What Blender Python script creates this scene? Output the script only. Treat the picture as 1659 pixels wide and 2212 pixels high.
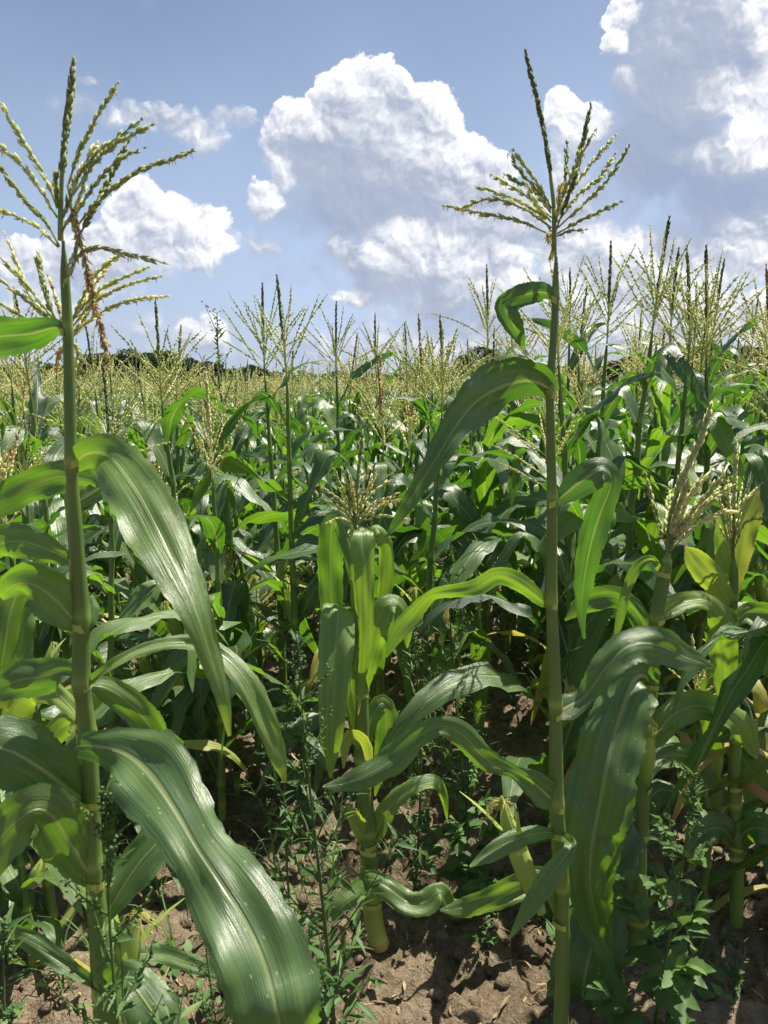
import bpy, math, random
import numpy as np
from mathutils import Vector

for o in list(bpy.data.objects):
    bpy.data.objects.remove(o)
SC = bpy.context.scene
COL = SC.collection
R = math.radians
random.seed(7)

# ------------------------------------------------------------------ camera
CAM_H = 1.3
PITCH = R(9.2)
FPX = 1671.0                     # focal length in units of a 1659 x 2212 picture
cam_d = bpy.data.cameras.new('camera')
cam = bpy.data.objects.new('camera', cam_d)
COL.objects.link(cam)
cam.location = (0, 0, CAM_H)
cam.rotation_euler = (R(90) - PITCH, 0, 0)
cam_d.sensor_fit = 'VERTICAL'
cam_d.sensor_height = 36
cam_d.sensor_width = 27
cam_d.lens = 36 * FPX / 2212
cam_d.clip_start = 0.05
cam_d.clip_end = 3000
cam_d.dof.use_dof = True
cam_d.dof.focus_distance = 2.4
cam_d.dof.aperture_fstop = 11
SC.camera = cam

SC.view_settings.view_transform = 'Standard'
SC.view_settings.look = 'None'
SC.view_settings.exposure = 0.92
SC.view_settings.gamma = 1

# ------------------------------------------------------------------ sun
SUN_EL, SUN_AZ = R(62), R(52)
SUN_DIR = Vector((math.cos(SUN_EL) * math.sin(SUN_AZ), math.cos(SUN_EL) * math.cos(SUN_AZ), math.sin(SUN_EL)))
sd = bpy.data.lights.new('sun', 'SUN')
sd.energy = 5.0
sd.angle = R(0.5)
sd.color = (1.0, 0.94, 0.80)
so = bpy.data.objects.new('sun', sd)
COL.objects.link(so)
so.rotation_euler = SUN_DIR.to_track_quat('Z', 'Y').to_euler()
so.location = (3, 3, 8)


def P(u, v, D):
    """picture position (1659 x 2212) at a forward distance D -> world point"""
    x = (u - 829.5) / FPX
    y = (1106 - v) / FPX
    d = np.array([x, math.cos(PITCH) + y * math.sin(PITCH), -math.sin(PITCH) + y * math.cos(PITCH)])
    return np.array([0, 0, CAM_H]) + d * (D / d[1])


def ax_depth(p):
    return p[1] * math.cos(PITCH) - (p[2] - CAM_H) * math.sin(PITCH)


# ------------------------------------------------------------------ world: sky with cumulus
class NT:
    def __init__(s, tree):
        s.t = tree

    def n(s, typ, **kw):
        nd = s.t.nodes.new(typ)
        for k, v in kw.items():
            setattr(nd, k, v)
        return nd

    def lk(s, a, b):
        s.t.links.new(a, b)

    def put(s, sock, v):
        if isinstance(v, bpy.types.NodeSocket):
            s.t.links.new(v, sock)
        else:
            sock.default_value = v

    def m(s, op, a, b=0.0, c=0.0, clamp=False):
        nd = s.n('ShaderNodeMath', operation=op, use_clamp=clamp)
        s.put(nd.inputs[0], a)
        s.put(nd.inputs[1], b)
        s.put(nd.inputs[2], c)
        return nd.outputs[0]

    def vm(s, op, a, b=(0, 0, 0), c=(0, 0, 0)):
        nd = s.n('ShaderNodeVectorMath', operation=op)
        s.put(nd.inputs[0], a)
        s.put(nd.inputs[1], b)
        s.put(nd.inputs[2], c)
        return nd.outputs['Value'] if op in ('DOT_PRODUCT', 'LENGTH') else nd.outputs[0]

    def mr(s, v, a, b, c=0.0, d=1.0, smooth=False):
        nd = s.n('ShaderNodeMapRange')
        if smooth:
            nd.interpolation_type = 'SMOOTHSTEP'
        for i, x in enumerate((v, a, b, c, d)):
            s.put(nd.inputs[i], x)
        return nd.outputs[0]

    def noise(s, vec, scale, detail=3, rough=0.5, dim='3D', col=False, lac=2.0):
        nd = s.n('ShaderNodeTexNoise', noise_dimensions=dim)
        if vec is not None:
            s.lk(vec, nd.inputs['Vector'])
        nd.inputs['Scale'].default_value = scale
        nd.inputs['Detail'].default_value = detail
        nd.inputs['Roughness'].default_value = rough
        nd.inputs['Lacunarity'].default_value = lac
        return nd.outputs['Color' if col else 'Fac']

    def ramp(s, fac, stops, interp='LINEAR'):
        nd = s.n('ShaderNodeValToRGB')
        cr = nd.color_ramp
        cr.interpolation = interp
        while len(cr.elements) < len(stops):
            cr.elements.new(0.5)
        for e, (p, c) in zip(cr.elements, stops):
            e.position = p
            e.color = (*c, 1)
        s.put(nd.inputs[0], fac)
        return nd.outputs[0]

    def mix(s, fac, a, b, mode='MIX'):
        nd = s.n('ShaderNodeMix', data_type='RGBA', blend_type=mode)
        s.put(nd.inputs[0], fac)
        for i, v in ((6, a), (7, b)):
            if isinstance(v, tuple):
                v = (*v[:3], 1)
            s.put(nd.inputs[i], v)
        return nd.outputs[2]


def sky_uv(u, v):
    p = P(u, v, 1.0)
    return p[0], p[2] - CAM_H


# (u, v, half width, half height, weight, brightness) of each mass of cloud in the sky
CLOUDS = [
    # the central tower
    (785, 158, 60, 42, 1.0, 1.0), (728, 178, 46, 42, 1.0, .98), (842, 205, 56, 48, 1.0, .98), (700, 205, 30, 30, 1.0, .9),
    (905, 250, 80, 60, 1.0, .9), (958, 275, 45, 48, 1.0, 1.0), (1000, 335, 66, 50, 1.0, 1.0), (930, 340, 70, 50, .9, .9), (1010, 400, 60, 40, .9, .95), (880, 290, 50, 44, .8, .95),
    (1050, 380, 50, 50, 1.0, .88), (640, 262, 68, 50, 1.0, .92), (600, 300, 45, 46, 1.0, .85),
    (600, 372, 38, 34, .9, .85), (800, 235, 110, 60, 1.0, .62), (768, 262, 58, 46, .8, 1.0), (705, 300, 32, 24, .8, .95),
    (700, 350, 130, 80, 1.0, .38), (860, 360, 120, 70, 1.0, .45), (935, 320, 60, 60, .6, .95), (960, 410, 110, 60, 1.0, .6),
    (800, 430, 210, 90, 1.0, .30), (930, 450, 170, 70, .8, .4), (700, 470, 120, 70, .6, .12), (560, 437, 46, 36, .9, .85),
    (760, 540, 170, 100, .6, .16), (650, 560, 110, 90, .45, .12),
    # the bank under it
    (728, 525, 46, 50, .9, .85), (790, 570, 70, 50, .9, .8), (890, 520, 110, 60, 1.0, .95), (850, 560, 90, 50, .9, .85),
    (990, 545, 110, 55, 1.0, .85), (1085, 575, 80, 55, 1.0, .8), (900, 610, 200, 50, .9, .35), (765, 640, 66, 28, .8, .85),
    (950, 650, 200, 50, .8, .5), (1030, 620, 150, 50, .8, .8), (990, 700, 260, 45, .7, .5), (1060, 480, 120, 60, .8, .6),
    (900, 760, 400, 60, .55, .55),
    # left
    (330, 470, 110, 66, 1.0, .9), (300, 440, 42, 40, 1.0, .95), (420, 510, 85, 58, 1.0, .92), (260, 520, 120, 60, .9, .7),
    (400, 560, 110, 40, .6, .6), (50, 560, 170, 46, .75, .75), (150, 600, 200, 60, .7, .6), (60, 690, 200, 60, .6, .6),
    (320, 255, 125, 32, .60, .62), (420, 280, 85, 36, .62, .66), (520, 262, 48, 30, .55, .6), (455, 312, 42, 28, .55, .6),
    (185, 165, 34, 18, .45, .5), (160, 230, 70, 34, .42, .4), (425, 715, 60, 42, .8, .75), (300, 700, 190, 60, .5, .5),
    (575, 525, 60, 34, .55, .6), (560, 770, 330, 50, .5, .5), (30, 420, 110, 40, .4, .5),
    # right
    (1500, 90, 150, 120, 1.0, .42), (1460, 200, 140, 120, 1.0, .28), (1350, 25, 42, 40, 1.0, 1.0), (1335, 100, 28, 34, .9, .95),
    (1350, 185, 34, 30, .8, .75), (1440, 340, 160, 90, 1.0, .10), (1570, 420, 170, 70, 1.0, .08), (1330, 400, 110, 110, .7, .2),
    (1560, 205, 105, 58, 1.0, 1.0), (1640, 230, 90, 58, 1.0, .95), (1530, 342, 96, 34, 1.0, 1.0), (1620, 320, 90, 58, 1.0, 1.0),
    (1655, 20, 60, 40, .9, 1.0), (1665, 115, 60, 55, .9, .95), (1600, 130, 80, 60, .8, .3),
    (1232, 240, 52, 40, 1.0, .95), (1275, 285, 60, 55, .9, .75), (1230, 380, 70, 70, .6, .7),
    (1640, 480, 90, 44, 1.0, .8), (1480, 500, 130, 60, .7, .2), (1550, 560, 220, 60, .9, .75), (1300, 540, 190, 70, .9, .8),
    (1380, 600, 240, 60, .9, .75), (1450, 690, 300, 70, .8, .7), (1250, 720, 300, 60, .7, .7), (1200, 470, 140, 60, .8, .6),
    (1430, 780, 400, 50, .6, .5),
]


def build_world():
    w = bpy.data.worlds.new('World')
    SC.world = w
    w.use_nodes = True
    t = w.node_tree
    t.nodes.clear()
    N = NT(t)
    out = N.n('ShaderNodeOutputWorld')
    bg = N.n('ShaderNodeBackground')
    N.lk(bg.outputs[0], out.inputs[0])
    sky = N.n('ShaderNodeTexSky', sky_type='NISHITA')
    sky.sun_disc = False
    sky.sun_elevation = SUN_EL
    sky.sun_rotation = SUN_AZ
    sky.air_density = 1.0
    sky.dust_density = 1.6
    sky.ozone_density = 1.5
    tc = N.n('ShaderNodeTexCoord')
    sp = N.n('ShaderNodeSeparateXYZ')
    N.lk(tc.outputs['Generated'], sp.inputs[0])
    y = N.m('MAXIMUM', sp.outputs[1], 0.12)
    uu = N.m('DIVIDE', sp.outputs[0], y)
    vv = N.m('DIVIDE', sp.outputs[2], y)
    cx = N.n('ShaderNodeCombineXYZ')
    N.lk(uu, cx.inputs[0])
    N.lk(vv, cx.inputs[1])
    uv = cx.outputs[0]
    # ragged edges: the outlines wander
    w1 = N.noise(uv, 11, 6, 0.6, '2D', col=True)
    uvw = N.vm('ADD', uv, N.vm('MULTIPLY', N.vm('SUBTRACT', w1, (.5, .5, .5)), (.062, .055, 0)))
    S = None
    L = None
    for (u, v, ru, rv, wt, b) in CLOUDS:
        a, c = sky_uv(u, v)
        ix, iy = FPX * 0.93 / (ru * 1.17), FPX * 0.93 / (rv * 1.17)
        q = N.vm('MULTIPLY_ADD', uvw, (ix, iy, 0), (-a * ix, -c * iy, 0))
        g = N.m('MAXIMUM', N.m('MULTIPLY_ADD', N.vm('DOT_PRODUCT', q, q), -wt, wt), 0.0)
        g2 = N.m('POWER', g, 3.5)
        k = .30 if b > .7 else .14
        bb = N.m('ADD', N.vm('DOT_PRODUCT', q, (k * .45, k, 0)), b - .06)
        if S is None:
            S, SS, L = g, g2, N.m('MULTIPLY', g2, bb)
        else:
            S = N.m('SMOOTH_MAX', S, g, 0.25)
            SS = N.m('ADD', SS, g2)
            L = N.m('MULTIPLY_ADD', g2, bb, L)
    bright = N.m('DIVIDE', L, N.m('MAXIMUM', SS, 0.004))

    def billow(vec):
        vo = N.n('ShaderNodeTexVoronoi', voronoi_dimensions='2D', feature='F1')
        vo.inputs['Scale'].default_value = 22
        vo.inputs['Detail'].default_value = 3
        vo.inputs['Roughness'].default_value = 0.6
        vo.normalize = True
        N.lk(vec, vo.inputs['Vector'])
        return N.m('SUBTRACT', 1.0, vo.outputs['Distance'])

    uvb = N.vm('ADD', uv, N.vm('MULTIPLY', N.vm('SUBTRACT', w1, (.5, .5, .5)), (.05, .05, 0)))
    B0 = billow(uvb)
    B1 = billow(N.vm('ADD', uvb, (.0035, .0065, 0)))
    fb = N.noise(uvb, 16, 7, 0.58, '2D')
    fb2 = N.noise(N.vm('ADD', uvb, (.009, .016, 0)), 16, 5, 0.5, '2D')
    dens = N.m('ADD', S, N.m('ADD', N.m('MULTIPLY', N.m('SUBTRACT', fb, .5), .8), N.m('MULTIPLY', N.m('SUBTRACT', B0, .7), .55)))
    # bright crowns are crisp, grey undersides melt into the air
    soft = N.mr(bright, .25, .85, .6, .13)
    lo = 0.27
    alpha = N.mr(dens, lo, N.m('ADD', soft, lo), 0, 1, smooth=True)
    relief = N.m('ADD', N.m('MULTIPLY', N.m('SUBTRACT', B0, B1), 1.7), N.m('MULTIPLY', N.m('SUBTRACT', fb, fb2), 1.5))
    relief = N.m('MULTIPLY', relief, N.mr(bright, .1, .7, .25, 1.0))
    # thick parts are darker, edges light up
    edge = N.mr(dens, lo, 1.3, .16, -.16)
    br = N.m('ADD', N.m('ADD', bright, N.m('MULTIPLY', edge, N.mr(bright, .2, .8, 0, 1))), relief)
    ccol = N.ramp(br, [(0.0, (.345, .42, .59)), (.4, (.465, .52, .645)), (.65, (.66, .70, .79)), (.88, (.90, .92, .97)), (1.0, (1.05, 1.05, 1.07))])
    skycol = N.mix(1.0, sky.outputs[0], (.93, .93, .93), 'MULTIPLY')
    sky_s = N.vm('SCALE', skycol)
    sky_s.node.inputs['Scale'].default_value = 0.060
    # thin milky veil over the blue, thicker towards the horizon
    veil = N.m('MULTIPLY', N.mr(N.noise(uv, 3.0, 3, .5, "2D"), .3, .7, .6, 1), N.mr(vv, 0.02, 0.5, 1.0, .1))
    base = N.mix(veil, sky_s, (.30, .37, .515))
    front = N.mr(sp.outputs[1], .1, .2, 0, 1)
    cc = N.vm('SCALE', ccol)
    cc.node.inputs['Scale'].default_value = 0.545
    alpha2 = N.m('MULTIPLY', N.m('MULTIPLY', alpha, .97), front)
    col = N.mix(alpha2, base, cc)
    N.lk(col, bg.inputs[0])
    bg.inputs[1].default_value = 1.0
    # the rest of the sky (behind the viewer, and below the horizon): the plain blue with a mean of its clouds
    bg2 = N.n('ShaderNodeBackground')
    N.lk(N.mix(.20, sky_s, (.27, .30, .36)), bg2.inputs[0])
    fac = N.m('MULTIPLY', N.m('GREATER_THAN', sp.outputs[1], .3), N.m('GREATER_THAN', sp.outputs[2], -.03))
    ms = N.n('ShaderNodeMixShader')
    N.lk(fac, ms.inputs[0])
    N.lk(bg2.outputs[0], ms.inputs[1])
    N.lk(bg.outputs[0], ms.inputs[2])
    N.lk(ms.outputs[0], out.inputs[0])
    w.cycles.sampling_method = 'MANUAL'
    w.cycles.sample_map_resolution = 512


build_world()
#SKYEND

# ------------------------------------------------------------------ mesh helpers
def nrm(a):
    a = np.asarray(a, float)
    return a / np.maximum(np.linalg.norm(a, axis=-1, keepdims=True), 1e-9)


class MB:
    """collects grids, tubes and small templates, links them as one mesh object"""

    def __init__(s):
        s.v, s.uv, s.t, s.q, s.tr, s.mq, s.mt, s.n = [], [], [], [], [], [], [], 0

    def add(s, V, UV, T, Q=None, TR=None, mat=0):
        V = np.asarray(V, float).reshape(-1, 3)
        k = len(V)
        s.v.append(V)
        s.uv.append(np.zeros((k, 2)) if UV is None else np.asarray(UV, float).reshape(-1, 2))
        s.t.append(np.broadcast_to(np.asarray(T, float).reshape(-1), (k,)) if np.size(T) in (1, k) else None)
        if Q is not None and len(Q):
            s.q.append(np.asarray(Q) + s.n)
            s.mq.append(np.full(len(Q), mat))
        if TR is not None and len(TR):
            s.tr.append(np.asarray(TR) + s.n)
            s.mt.append(np.full(len(TR), mat))
        s.n += k

    def grid(s, G, UV=None, T=0.0, closed=False, mat=0):
        n, m = G.shape[:2]
        idx = np.arange(n * m).reshape(n, m)
        if closed:
            idx = np.concatenate([idx, idx[:, :1]], 1)
        Q = np.stack([idx[:-1, :-1], idx[:-1, 1:], idx[1:, 1:], idx[1:, :-1]], -1).reshape(-1, 4)
        if UV is None:
            a, b = np.meshgrid(np.linspace(0, 1, n), np.linspace(0, 1, m), indexing='ij')
            UV = np.stack([b, a], -1)
        if np.size(T) == n and n != n * m:
            T = np.repeat(np.asarray(T), m)
        s.add(G, UV, T, Q=Q, mat=mat)

    def tube(s, path, rad, k=8, T=0.0, mat=0):
        path = np.asarray(path, float)
        rad = np.broadcast_to(np.asarray(rad, float), (len(path),))
        Tn, W, Nn = frames(path)
        a = np.linspace(0, 2 * math.pi, k, endpoint=False)
        G = path[:, None] + rad[:, None, None] * (np.cos(a)[None, :, None] * W[:, None] + np.sin(a)[None, :, None] * Nn[:, None])
        s.grid(G, T=T, closed=True, mat=mat)

    def inst(s, tv, ttr, O, X, Y, Z, T=0.0, uv=None, mat=0):
        """copies of a small template (tv vertices, ttr triangles) at O with scaled axes X Y Z"""
        O, X, Y, Z = (np.asarray(a, float) for a in (O, X, Y, Z))
        k, nv = len(O), len(tv)
        if k == 0:
            return
        V = O[:, None] + tv[None, :, 0:1] * X[:, None] + tv[None, :, 1:2] * Y[:, None] + tv[None, :, 2:3] * Z[:, None]
        F = (np.asarray(ttr)[None] + (np.arange(k) * nv)[:, None, None]).reshape(-1, 3)
        Tt = np.repeat(np.broadcast_to(np.asarray(T, float), (k,)), nv)
        UV = None if uv is None else np.tile(uv, (k, 1))
        s.add(V.reshape(-1, 3), UV, Tt, TR=F, mat=mat)

    def build(s, name, mats, parent=None, loc=None, smooth=True, rnd=None):
        me = bpy.data.meshes.new(name)
        V = np.concatenate(s.v)
        if loc is not None:
            V = V - np.asarray(loc)
        UV = np.concatenate(s.uv)
        T = np.concatenate(s.t)
        loops, tot, mi = [], [], []
        if s.q:
            Q = np.concatenate(s.q)
            loops.append(Q.reshape(-1))
            tot.append(np.full(len(Q), 4))
            mi += s.mq
        if s.tr:
            Q = np.concatenate(s.tr)
            loops.append(Q.reshape(-1))
            tot.append(np.full(len(Q), 3))
            mi += s.mt
        loops = np.concatenate(loops).astype(np.int32)
        tot = np.concatenate(tot).astype(np.int32)
        mi = np.concatenate(mi).astype(np.int32)
        me.vertices.add(len(V))
        me.vertices.foreach_set('co', V.astype(np.float32).reshape(-1))
        me.loops.add(len(loops))
        me.loops.foreach_set('vertex_index', loops)
        me.polygons.add(len(tot))
        me.polygons.foreach_set('loop_start', np.concatenate([[0], np.cumsum(tot)[:-1]]).astype(np.int32))
        me.polygons.foreach_set('material_index', mi)
        me.polygons.foreach_set('use_smooth', np.full(len(tot), smooth))
        me.update(calc_edges=True)
        ul = me.uv_layers.new(name='UVMap')
        ul.data.foreach_set('uv', UV[loops].astype(np.float32).reshape(-1))
        at = me.attributes.new('tint', 'FLOAT', 'POINT')
        at.data.foreach_set('value', T.astype(np.float32))
        if rnd is not None:
            ar = me.attributes.new('rnd', 'FLOAT', 'POINT')
            ar.data.foreach_set('value', np.asarray(rnd, np.float32))
        for m in (mats if isinstance(mats, (list, tuple)) else [mats]):
            me.materials.append(m)
        o = bpy.data.objects.new(name, me)
        COL.objects.link(o)
        o.parent = parent
        return o


def frames(path, W0=None):
    """tangents and a parallel-transported frame along a path"""
    path = np.asarray(path, float)
    T = nrm(np.gradient(path, axis=0))
    if W0 is None:
        W0 = np.cross(T[0], (0, 0, 1.0))
        if np.linalg.norm(W0) < .2:
            W0 = np.cross(T[0], (0, 1.0, 0))
    W = np.zeros_like(path)
    w = np.asarray(W0, float)
    for i in range(len(path)):
        w = w - T[i] * np.dot(w, T[i])
        w = w / max(np.linalg.norm(w), 1e-9)
        W[i] = w
    return T, W, np.cross(W, T)


def spline(pts, n):
    """Catmull-Rom through rows of pts (any number of columns), n samples at even chord length"""
    pts = np.asarray(pts, float)
    p = np.vstack([2 * pts[0] - pts[1], pts, 2 * pts[-1] - pts[-2]])
    out = []
    for i in range(1, len(p) - 2):
        for t in np.linspace(0, 1, 14, endpoint=False):
            a, b, c, d = p[i - 1], p[i], p[i + 1], p[i + 2]
            out.append(.5 * ((2 * b) + (c - a) * t + (2 * a - 5 * b + 4 * c - d) * t ** 2 + (3 * b - a - 3 * c + d) * t ** 3))
    out.append(p[-2])
    out = np.array(out)
    L = np.concatenate([[0], np.cumsum(np.linalg.norm(np.diff(out[:, :3], axis=0), axis=1))])
    q = np.linspace(0, L[-1], n)
    return np.stack([np.interp(q, L, out[:, k]) for k in range(out.shape[1])], 1)


def tag(o, label=None, cat=None, group=None, kind=None):
    for k, v in (('label', label), ('category', cat), ('group', group), ('kind', kind)):
        if v:
            o[k] = v
    return o


def empty(name, loc, rz=0.0):
    o = bpy.data.objects.new(name, None)
    COL.objects.link(o)
    o.empty_display_size = .05
    o.location = tuple(loc)
    o.rotation_euler = (0, 0, rz)
    return o


def copy_tree(o, parent=None):
    c = o.copy()
    COL.objects.link(c)
    c.parent = parent
    for k in ('group', 'kind'):
        pass
    for ch in KIDS.get(o.name, ()):
        copy_tree(ch, c)
    return c


KIDS = {}


def kids(root):
    """remember the children of a tree, so that copying does not search the whole scene"""
    ch = [c for c in bpy.data.objects if c.parent == root]
    KIDS[root.name] = ch
    for c in ch:
        g = [d for d in bpy.data.objects if d.parent == c]
        if g:
            KIDS[c.name] = g


# ------------------------------------------------------------------ materials
def mat(name):
    m = bpy.data.materials.new(name)
    m.use_nodes = True
    t = m.node_tree
    t.nodes.clear()
    N = NT(t)
    out = N.n('ShaderNodeOutputMaterial')
    return m, N, out


def principled(N, col, rough=.5, spec=.5, bump=None, strength=.3, dist=.002):
    b = N.n('ShaderNodeBsdfPrincipled')
    N.put(b.inputs['Base Color'], (*col, 1) if isinstance(col, tuple) else col)
    N.put(b.inputs['Roughness'], rough)
    N.put(b.inputs['Specular IOR Level'], spec)
    if bump is not None:
        bp = N.n('ShaderNodeBump')
        bp.inputs['Strength'].default_value = strength
        bp.inputs['Distance'].default_value = dist
        N.lk(bump, bp.inputs['Height'])
        N.lk(bp.outputs[0], b.inputs['Normal'])
    return b


def attr(N, name):
    a = N.n('ShaderNodeAttribute')
    a.attribute_name = name
    return a.outputs['Fac']


def rnd(N):
    oi = N.n('ShaderNodeObjectInfo')
    return N.m('FRACT', N.m('ADD', oi.outputs['Random'], attr(N, 'rnd')))


def mat_leaf(name='corn_leaf', young=0.0, trans=.40):
    m, N, out = mat(name)
    uvn = N.n('ShaderNodeUVMap')
    sp = N.n('ShaderNodeSeparateXYZ')
    N.lk(uvn.outputs[0], sp.inputs[0])
    u, v = sp.outputs[0], sp.outputs[1]
    d = N.m('ABSOLUTE', N.m('SUBTRACT', u, .5))
    rw = N.mr(v, 0, 1, .055, .012)
    rib = N.mr(N.m('DIVIDE', d, rw), .45, 1.15, 1, 0, smooth=True)
    cv = N.n('ShaderNodeCombineXYZ')
    N.lk(N.m('MULTIPLY', u, 46), cv.inputs[0])
    N.lk(N.m('MULTIPLY', v, 1.2), cv.inputs[1])
    oi = N.n('ShaderNodeObjectInfo')
    N.lk(N.m('MULTIPLY', oi.outputs['Random'], 37.0), cv.inputs[2])
    vein = N.noise(cv.outputs[0], 1.0, 4, .65)
    tc = N.n('ShaderNodeTexCoord')
    patch = N.noise(tc.outputs['Object'], 9, 4, .6)
    tint = N.m('ADD', attr(N, 'tint'), N.m('ADD', N.m('MULTIPLY', N.m('SUBTRACT', rnd(N), .5), .16),
               N.m('ADD', N.m('MULTIPLY', N.m('SUBTRACT', patch, .5), .22), N.m('MULTIPLY', N.m('SUBTRACT', vein, .5), .20))))
    cb = N.n('ShaderNodeCombineXYZ')
    N.lk(N.m('MULTIPLY', u, 9), cb.inputs[0])
    N.lk(N.m('MULTIPLY', v, 2.2), cb.inputs[1])
    N.lk(N.m('MULTIPLY', oi.outputs['Random'], 91.0), cb.inputs[2])
    streak = N.noise(cb.outputs[0], 1.0, 3, .55)
    tint = N.m('ADD', tint, N.m('MULTIPLY', N.m('SUBTRACT', streak, .5), .42))
    # leaf tips yellow and then dry out a little
    tip = N.m('MULTIPLY', N.mr(v, .90, 1.0, 0, .35, smooth=True), N.mr(patch, .4, .6, 0, 1))
    tint = N.m('ADD', tint, tip)
    col = N.ramp(tint, [(0.0, (.040, .078, .038)), (.22, (.085, .152, .058)), (.45, (.165, .262, .066)), (.66, (.30, .39, .095)), (.82, (.48, .43, .12)), (1.0, (.40, .24, .10))])
    tcol = N.ramp(tint, [(0.0, (.045, .16, .010)), (.25, (.12, .31, .012)), (.5, (.30, .53, .018)), (.72, (.50, .62, .04)), (.86, (.6, .45, .07)), (1.0, (.42, .22, .07))])
    col = N.mix(N.m('MULTIPLY', rib, .75), col, (.30, .36, .16))
    tcol = N.mix(N.m('MULTIPLY', rib, .6), tcol, (.42, .50, .10))
    base_y = N.m('MULTIPLY', N.mr(v, .0, .22, 1, 0, smooth=True), rib)
    col = N.mix(N.m('MULTIPLY', base_y, .8), col, (.58, .54, .24))
    foot = N.mr(v, .0, .035, .75, 0, smooth=True)
    col = N.mix(foot, col, (.52, .48, .14))
    # shed anthers and dust lying on the blade
    vo = N.n('ShaderNodeTexVoronoi', voronoi_dimensions='2D')
    cs = N.n('ShaderNodeCombineXYZ')
    N.lk(N.m('MULTIPLY', u, 7), cs.inputs[0])
    N.lk(N.m('MULTIPLY', v, 26), cs.inputs[1])
    N.lk(cs.outputs[0], vo.inputs['Vector'])
    vo.inputs['Scale'].default_value = 1.0
    wn = N.n('ShaderNodeSeparateColor')
    N.lk(vo.outputs['Color'], wn.inputs[0])
    fleck = N.m('MULTIPLY', N.m('LESS_THAN', vo.outputs['Distance'], .07), N.m('GREATER_THAN', wn.outputs[0], .72))
    col = N.mix(N.m('MULTIPLY', fleck, .8), col, (.48, .46, .26))
    h = N.m('ADD', N.m('MULTIPLY', vein, 1.0), N.m('MULTIPLY', rib, -1.2))
    rough = N.mr(patch, .3, .7, .27, .43)
    b = principled(N, col, rough, .85, bump=h, strength=.55, dist=.0025)
    tr = N.n('ShaderNodeBsdfTranslucent')
    N.lk(tcol, tr.inputs[0])
    ms = N.n('ShaderNodeMixShader')
    ms.inputs[0].default_value = trans
    N.lk(b.outputs[0], ms.inputs[1])
    N.lk(tr.outputs[0], ms.inputs[2])
    N.lk(ms.outputs[0], out.inputs[0])
    return m


def mat_stalk(name='corn_stalk'):
    m, N, out = mat(name)
    uvn = N.n('ShaderNodeUVMap')
    mp = N.vm('MULTIPLY', uvn.outputs[0], (26, 6, 1))
    st = N.noise(mp, 1.0, 4, .6)
    tint = N.m('ADD', attr(N, 'tint'), N.m('ADD', N.m('MULTIPLY', N.m('SUBTRACT', st, .5), .25), N.m('MULTIPLY', N.m('SUBTRACT', rnd(N), .5), .12)))
    col = N.ramp(tint, [(0.0, (.10, .17, .045)), (.35, (.19, .29, .065)), (.6, (.36, .42, .09)), (.8, (.56, .56, .15)), (1.0, (.50, .40, .14))])
    b = principled(N, col, .42, .45, bump=st, strength=.3, dist=.0012)
    tr = N.n('ShaderNodeBsdfTranslucent')
    N.lk(N.mix(.5, col, (.25, .42, .03)), tr.inputs[0])
    ms = N.n('ShaderNodeMixShader')
    ms.inputs[0].default_value = .15
    N.lk(b.outputs[0], ms.inputs[1])
    N.lk(tr.outputs[0], ms.inputs[2])
    N.lk(ms.outputs[0], out.inputs[0])
    return m


def mat_soft(name, stops, rough=.6, trans=.35, scale=60, amp=.3, spec=.3):
    """small plant matter: colour from the tint attribute, some light coming through"""
    m, N, out = mat(name)
    tc = N.n('ShaderNodeTexCoord')
    ns = N.noise(tc.outputs['Object'], scale, 3, .6)
    tint = N.m('ADD', attr(N, 'tint'), N.m('ADD', N.m('MULTIPLY', N.m('SUBTRACT', ns, .5), amp), N.m('MULTIPLY', N.m('SUBTRACT', rnd(N), .5), .14)))
    col = N.ramp(tint, stops)
    b = principled(N, col, rough, spec, bump=ns, strength=.2, dist=.001)
    tr = N.n('ShaderNodeBsdfTranslucent')
    N.lk(N.mix(1.0, col, (1.0, 1.0, .55), 'MULTIPLY'), tr.inputs[0])
    ms = N.n('ShaderNodeMixShader')
    ms.inputs[0].default_value = trans
    N.lk(b.outputs[0], ms.inputs[1])
    N.lk(tr.outputs[0], ms.inputs[2])
    N.lk(ms.outputs[0], out.inputs[0])
    return m


def mat_soil():
    m, N, out = mat('soil')
    tc = N.n('ShaderNodeTexCoord')
    p = tc.outputs['Object']
    n1 = N.noise(p, 2.2, 5, .6)
    n2 = N.noise(p, 38, 6, .7)
    n3 = N.noise(p, 220, 3, .6)
    f = N.m('ADD', N.m('MULTIPLY', n1, .45), N.m('ADD', N.m('MULTIPLY', n2, .4), N.m('MULTIPLY', n3, .15)))
    col = N.ramp(f, [(.32, (.06, .043, .029)), (.43, (.135, .099, .067)), (.52, (.245, .189, .128)), (.66, (.40, .322, .225))])
    # bits of straw and dry leaf
    vo = N.n('ShaderNodeTexVoronoi')
    vo.inputs['Scale'].default_value = 55
    N.lk(N.vm('MULTIPLY', p, (1.0, .35, 1)), vo.inputs['Vector'])
    wn = N.n('ShaderNodeSeparateColor')
    N.lk(vo.outputs['Color'], wn.inputs[0])
    bit = N.m('MULTIPLY', N.m('LESS_THAN', vo.outputs['Distance'], .16), N.m('GREATER_THAN', wn.outputs[0], .86))
    col = N.mix(N.m('MULTIPLY', bit, .7), col, (.42, .36, .22))
    h = N.m('ADD', N.m('MULTIPLY', n2, 1.0), N.m('MULTIPLY', n3, .35))
    b = principled(N, col, .9, .2, bump=h, strength=.9, dist=.03)
    N.lk(b.outputs[0], out.inputs[0])
    return m


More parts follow.
